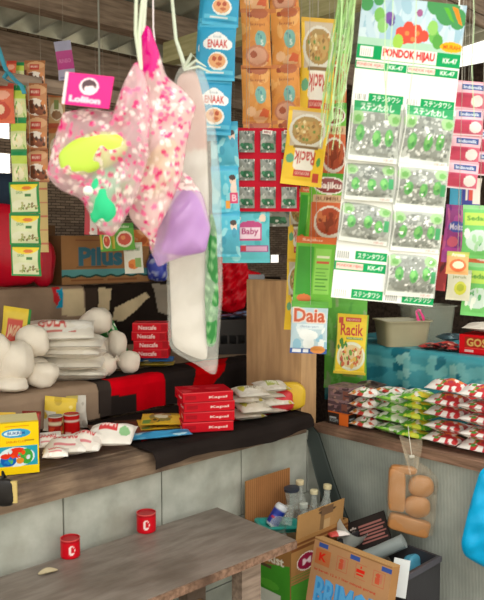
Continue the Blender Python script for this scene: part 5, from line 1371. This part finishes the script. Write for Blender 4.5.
# ================================================================== corner under the counter
# carton of bottles
bx0, bx1, by0, by1, bz = -.5, -.16, -.30, -.045, .345
t = thing('bottle_carton', 'open brown and green cardboard box full of bottles in the corner', 'cardboard box', ((bx0+bx1)/2, (by0+by1)/2, 0), (0, 0, 0))
W_, D_ = bx1-bx0, by1-by0
cs_ = Cv(70, 110, '#9a7044'); cs_.rect(0, 0, 1, .62, '#4b9a34'); cs_.poly([(0, .56), (1, .72), (1, .6), (0, .5)], '#4b9a34'); cs_.text('Milkist', .56, .73, .62, .1, '#e6e2d2', .03); cs_.rect(.3, .62, .6, .64, '#5a4a34'); cs_.rect(.35, .6, .6, .615, '#5a4a34'); cs_.ell(.55, .42, .22, .05, '#5fae3f'); cs_.rect(.3, .15, .8, .34, '#d9dccf')
cf_ = Cv(90, 110, '#9a7246'); cf_.rect(0, .93, 1, .96, '#6f4426'); cf_.rect(0, .88, 1, .91, '#6f4426'); cf_.rect(0, 0, .6, .5, '#4b8f34'); [cf_.rect(0, .5+.03*i, .6, .51+.03*i, '#4b7f34') for i in range(4)]
cf_.ell(.26, .72, .17, .1, '#ece2da'); cf_.ell(.26, .72, .155, .09, '#8e2440'); cf_.text('M', .26, .72, .14, .07, '#e6cfd4', .02)
mm = MB()
th = .006
mm.box(-W_/2, -D_/2, 0, W_/2, -D_/2+th, bz, '#9a7246', front=cf_); mm.box(-W_/2, D_/2-th, 0, W_/2, D_/2, bz, '#8a643e')
mm.box(-W_/2, -D_/2+th, 0, -W_/2+th, D_/2-th, bz, '#9a7246', side=cs_); mm.box(W_/2-th, -D_/2+th, 0, W_/2, D_/2-th, bz, '#8a643e'); mm.box(-W_/2, -D_/2, 0, W_/2, D_/2, .006, '#8a643e')
mm.build('carton', M_BOARD, t, smooth=0, weld=False)
def flap(parent, name, a, b_, up, th, cv=None, col='#a98252'):
    """a..b along the fold, up: the vector the flap rises by"""
    mm = MB(); a, b_, up = Vector(a), Vector(b_), Vector(up); n = (b_-a).cross(up).normalized()*th
    mm.grid(lambda u, v: a.lerp(b_, u)+up*v, 2, 2, col, cv); mm.grid(lambda u, v: a.lerp(b_, 1-u)+up*v-n, 2, 2, col)
    for p_, q_, r_, s_ in ((a, a+up, a+up-n, a-n), (b_, b_-n, b_+up-n, b_+up), (a+up, b_+up, b_+up-n, a+up-n)):
        k = len(mm.v); mm.v += [p_, q_, r_, s_]; mm.face((k, k+1, k+2, k+3), C(col))
    return mm.build(name, M_BOARD, parent, smooth=0)
cfl = Cv(60, 40, '#a88256'); cfl.rect(.48, .0, .56, 1, '#7d6244'); cfl.rect(.56, .0, .7, .4, '#b99a70'); cfl.blobs(5, [C('#6a4f38'), C('#4b3a2c')], .05, .09, (.3, .5, .8, 1), 3); cfl.rect(.5, .6, .75, .95, '#6f5640')
flap(t, 'front_flap', (-W_/2+.03, -D_/2+.002, bz), (W_/2-.035, -D_/2+.002, bz), (.0, -.01, .095), .004, cfl)
cco = Cv(90, 30, '#a0714a'); [cco.rect(i/22, 0, i/22+.02, 1, '#8a5c3a') for i in range(22)]
flap(t, 'rear_flap', (-W_/2+.005, D_/2-.004, bz), (W_/2*.55, D_/2-.004, bz), (0, .0, .17), .004, cco)
# bottles standing in the carton
def bottle(lab, loc, r, h, cap, tiltx=0, tilty=0, label=None):
    t = thing('glass_bottle', lab, 'bottle', loc, (tiltx, tilty, 0), 'empty bottles in the carton')
    mm = MB(); mm.lathe([(0, 0), (r*.9, 0), (r, .008), (r, h*.5), (r*.93, h*.58), (r*.5, h*.72), (r*.36, h*.8), (r*.36, h*.94), (r*.42, h*.945), (r*.42, h*.955), (r*.34, h*.96)], 22); mm.build('glass', M_GLASS, t)
    mm = MB(); mm.lathe([(r*.46, h*.93), (r*.48, h*.94), (r*.48, h*1.0), (r*.4, h*1.008), (0, h*1.008)], 18, cap); mm.build('cap', M_RUBBER, t)
    if label:
        mm = MB(); mm.lathe([(r*1.01, h*.18), (r*1.015, h*.2), (r*1.015, h*.44), (r*1.01, h*.46)], 22, label); mm.build('paper_label', M_CARD, t)
    return t
def inbox(px, py, y): 
    p = ony(px, py, y); return p
for px, py, y, lab, cap, tx, ty in ((301, 480, -.10, 'bottle with a cream cap standing highest and rearmost in the carton', '#d9c9a4', .0, -.03), (314, 491, -.17, 'bottle with a cream cap in the middle of the carton', '#dcd2ae', -.04, .05), (324, 485, -.21, 'bottle with a pale cap furthest right in the carton', '#cfc39c', .03, .06), (307, 503, -.2, 'short bottle in front of the others in the carton', '#b9bdb4', -.03, -.05)):
    p = ony(px, py, y); hgt = .235
    bottle(lab, (p.x, y, p.z-hgt), .036, hgt, cap, tx, ty)
mm = MB(); mm.box(-W_/2+.012, -D_/2+.012, .012, W_/2-.012, D_/2-.012, .255, '#7d6b52'); ob = mm.build('filler_board', M_BOARD, t, smooth=0)
# blue can lying, clear cups, teal tray
p = ony(271, 517, -.13)
c = Cv(60, 40, '#2b3a8f'); c.rect(0, .8, 1, 1, '#c9ccd0'); c.rect(0, 0, 1, .12, '#c9ccd0'); c.blobs(10, [C('#4a5cb4'), C('#c9ced6'), C('#c23a3a')], .02, .06, (0, .2, 1, .75), 3)
t2 = thing('drink_can', 'blue and silver drink can tilted on the pile at the left of the carton', 'can', (p.x, p.y, p.z-.035), (.25, .5, 0)); mm = MB(); mm.lathe([(.02, 0)]+[(.026, .006+.079*i/10) for i in range(11)]+[(.021, .094)], 36, cv=c); mm.build('can_body', M_TIN, t2); mm = MB(); mm.lathe([(.021, .094), (.0, .092)], 24, '#c9ccd0'); mm.build('can_lid', M_TIN, t2)
t2 = thing('plastic_tray', 'teal green plastic tray under the clear cups in the carton', 'tray', (ony(278, 533, -.16).x, -.16, .335), (0, .1, RZ+.3)); tub(.15, .08, .02, .008, '#2f8f84').build('tray', M_RUBBER, t2)
for i, (px, py, y, r, lab) in enumerate(((286, 515, -.15, .034, 'clear plastic cup in the carton beside the blue can'), (293, 497, -.12, .03, 'clear plastic cup with a dark lid behind the other cup'), (281, 523, -.19, .03, 'crumpled clear cup at the carton front'))):
    p = ony(px, py, y)
    t2 = thing('plastic_cup', lab, 'cup', (p.x, y, p.z-.045), (.3*(i-1), .4-.5*i, 0), 'clear cups in the carton')
    mm = MB(); mm.lathe([(0, 0), (r*.75, 0), (r, .075), (r*1.06, .078)], 20); mm.build('cup', M_GLASS, t2)
    if i == 1: mm = MB(); mm.lathe([(r*1.08, .076), (r*1.08, .086), (0, .088)], 20, '#2f3440'); mm.build('cup_lid', M_RUBBER, t2)

# crate with papers
cx_, cy_ = -.2, -.50
t = thing('dark_crate', 'dark grey plastic crate of waste paper under the counter', 'crate', (cx_, cy_, 0), (0, 0, 0))
cw, cdp, ch = .22, .36, .29
mm = MB(); mm.box(-cw/2, -cdp/2, 0, cw/2, cdp/2, .012, '#2b2a2c'); mm.build('crate_base', M_RUBBER, t, smooth=0)
for b_ in ((-cw/2, -cdp/2, .012, -cw/2+.01, cdp/2, ch), (cw/2-.01, -cdp/2, .012, cw/2, cdp/2, ch), (-cw/2+.01, -cdp/2, .012, cw/2-.01, -cdp/2+.01, ch), (-cw/2+.01, cdp/2-.01, .012, cw/2-.01, cdp/2, ch)):
    mm = MB(); mm.box(*b_, '#343337'); mm.build('crate_side', M_RUBBER, t, smooth=0)
mm = MB(); mm.box(-cw/2-.006, -cdp/2-.006, ch-.02, -cw/2+.0, cdp/2+.006, ch, '#4b4a52'); mm.box(-cw/2, -cdp/2-.006, ch-.02, cw/2, -cdp/2, ch, '#4b4a52'); mm.build('crate_rim', M_RUBBER, t, smooth=0)
mm = MB(); mm.grid(lambda u, v: (-cw/2+.014+(cw-.028)*u, -cdp/2+.014+(cdp-.028)*v, .2+.02*math.sin(u*9+v*7)+.012*math.sin(v*21)), 16, 24, '#6a6258', colfn=lambda u, v: ['#8a8478', '#5c5650', '#b0a898', '#4a4540'][int(u*3.9+v*7) % 4]); ob = mm.build('waste_paper', M_BOARD, t, smooth=30); ob['kind'] = 'stuff'
# carton with blue letters leaning
cf = Cv(170, 190, '#a8805c')
cf.rect(0, .985, 1, 1, '#8a6442')
for u in (.07, .49, .88): cf.rect(u, .935, u+.12, .975, '#39508f')
for i, u in enumerate((.1, .36, .6, .82)):
    if i == 0: cf.rect(u-.06, .77, u+.14, .92, '#b06a44'); cf.text('K', u+.04, .845, .1, .08, '#c9342c', .05)
    else:
        for a, b_, c__, d__ in ((.0, .78, .14, .785), (.0, .915, .14, .92), (0, .78, .004, .92), (.136, .78, .14, .92)): cf.rect(u-.03+a, b_, u-.03+c__, d__, '#b0604a')
        if i == 2: cf.rect(u-.02, .84, u+.09, .87, '#c9342c'); cf.rect(u-.01, .81, u+.08, .83, '#c9342c'); cf.rect(u+.03, .88, u+.05, .9, '#c9342c')
        else: cf.rect(u, .8, u+.05, .86, '#b8553f'); cf.ell(u+.03, .88, .03, .02, '#b8553f'); cf.rect(u+.05, .82, u+.08, .9, '#b0705a')
cf.text('Isi bersih 12 x 1 liter minyak goreng', .45, .715, .8, .03, '#b03a30', .02)
cf.text('BRIMOLI', .52, .52, .86, .28, '#3f86c0', .08); cf.text('BRIMOLI', .52, .52, .86, .28, '#5b9fd0', .02)
cf.rect(.04, .3, .96, .34, '#4a86b8')
th_ = math.radians(13)
ya, yb2 = -.375, -.715
t = thing('oil_carton', 'brown cardboard carton with blue letters leaning in front of the dark crate', 'cardboard box', (-.535, (ya+yb2)/2, .012), (0, 0, -PI/2))
t.rotation_euler = (math.radians(-13), 0, -PI/2)
cw_ = ya-yb2
mm = MB(); mm.box(-cw_/2, 0, 0, cw_/2, .045, .37, '#a3794f', front=cf); mm.build('carton', M_BOARD, t, smooth=0)
mm = MB(); mm.box(-cw_/2, .0, .37, cw_/2, .045, .374, '#b08a5e'); mm.build('top_flap', M_BOARD, t, smooth=0)
# things sticking out of the crate
cb = Cv(70, 60, '#2c2523')
for i in range(6): cb.rect(.3, .16+i*.11, .95-.06*(i % 2), .22+i*.11, '#a8706a')
cb.text('*', .16, .7, .16, .22, '#d9c9c0', .04); cb.rect(.08, .2, .2, .4, '#5c4642')
pz_ = onx(366, 533, -.13)
mm = MB(); mm.box(-.09, -.003, -.06, .09, .003, .06, '#2a2321', front=cb)
tag(mm.build('brochure', M_CARD, None, (-.115, pz_.y, pz_.z), (math.radians(-28), math.radians(-28), -PI/2+.35), smooth=0), 'black booklet with pinkish lines leaning on the tarpaulin', 'booklet')
p = onx(350, 542, -.22); t = thing('white_scoop', 'white curved plastic piece behind the leaning carton', 'plastic piece', p, (.5, .35, RZ))
mm = MB(); mm.grid(lambda u, v: ((u-.5)*.13, .05*(2*u-1)**2+.0*v, (v-.5)*.10*(1-.5*u)), 14, 8, '#c9ccc6'); mm.grid(lambda u, v: ((.5-u)*.13, .05*(2*u-1)**2+.003, (v-.5)*.10*(1-.5*(1-u))), 14, 8, '#b4b8b2'); mm.build('scoop', M_RUBBER, t)
a = onx(352, 562, -.22); b_ = onx(404, 541, -.12)
mm = MB(); mm.tube([a, a.lerp(b_, .5)+Vector((0, 0, -.004)), b_], .027, 16, '#8e9796'); o = mm.build('grey_tube', M_RUBBER); tag(o, 'grey plastic tube lying across the crate against the tarpaulin', 'tube')
a = onx(400, 578, -.33)
mm = MB(); cwh = Cv(12, 12, '#d5dadb'); mm.box(-.028, -.004, -.065, .028, .006, .065, '#d3d8d9'); tag(mm.build('white_card', M_CARD, None, a, (math.radians(-10), .1, RZ-.3), smooth=0), 'white card standing in the crate beside the carton', 'card')
a = onx(338, 534, -.26)
c = Cv(24, 20, '#c2443c'); c.rect(.4, 0, 1, 1, '#dcd2cc')
lying('paper_scrap', 'red and white crumpled wrapper behind the leaning carton', 'wrapper', a, .08, .05, .03, c, RZ+.3, seed=2)
p = onx(412, 560, -.12); mm = MB(); blob(.05, .03, .05, '#4f8fa8', 3, .15, mb=mm); tag(mm.build('blue_wrapper', M_BAG, None, (p.x, p.y, p.z-.03)), 'dusty blue plastic wrapper in the crate behind the tube', 'wrapper')
# dark rubber strap leaning in the corner
pts = [onx(a, b_, -.06-.045*(b_-424)/128) for a, b_ in ((306, 424), (312, 432), (317, 450), (324, 475), (333, 503), (343, 532), (350, 552))]
mm = MB(); wd = .030
for i, p in enumerate(pts): pass
def strap(u, v):
    f = v*(len(pts)-1); i = min(int(f), len(pts)-2); p = pts[i].lerp(pts[i+1], f-i)
    w_ = .034+.034*v
    return p+Vector((-.012*math.sin(PI*u)*0, -(u-.5)*2*w_, 0))
mm.grid(lambda u, v: strap(1-u, 1-v)+Vector((-.004, 0, 0)), 9, 30, '#3c4443', colfn=lambda u, v: '#3a4241' if abs(u-.5) < .38 else '#565f5c')
mm.grid(lambda u, v: strap(u, 1-v)+Vector((.004, 0, 0)), 9, 30, '#333a39')
tag(mm.build('rubber_strap', M_RUBBER), 'long dark grey rubber strap leaning in the corner under the counter', 'strap')
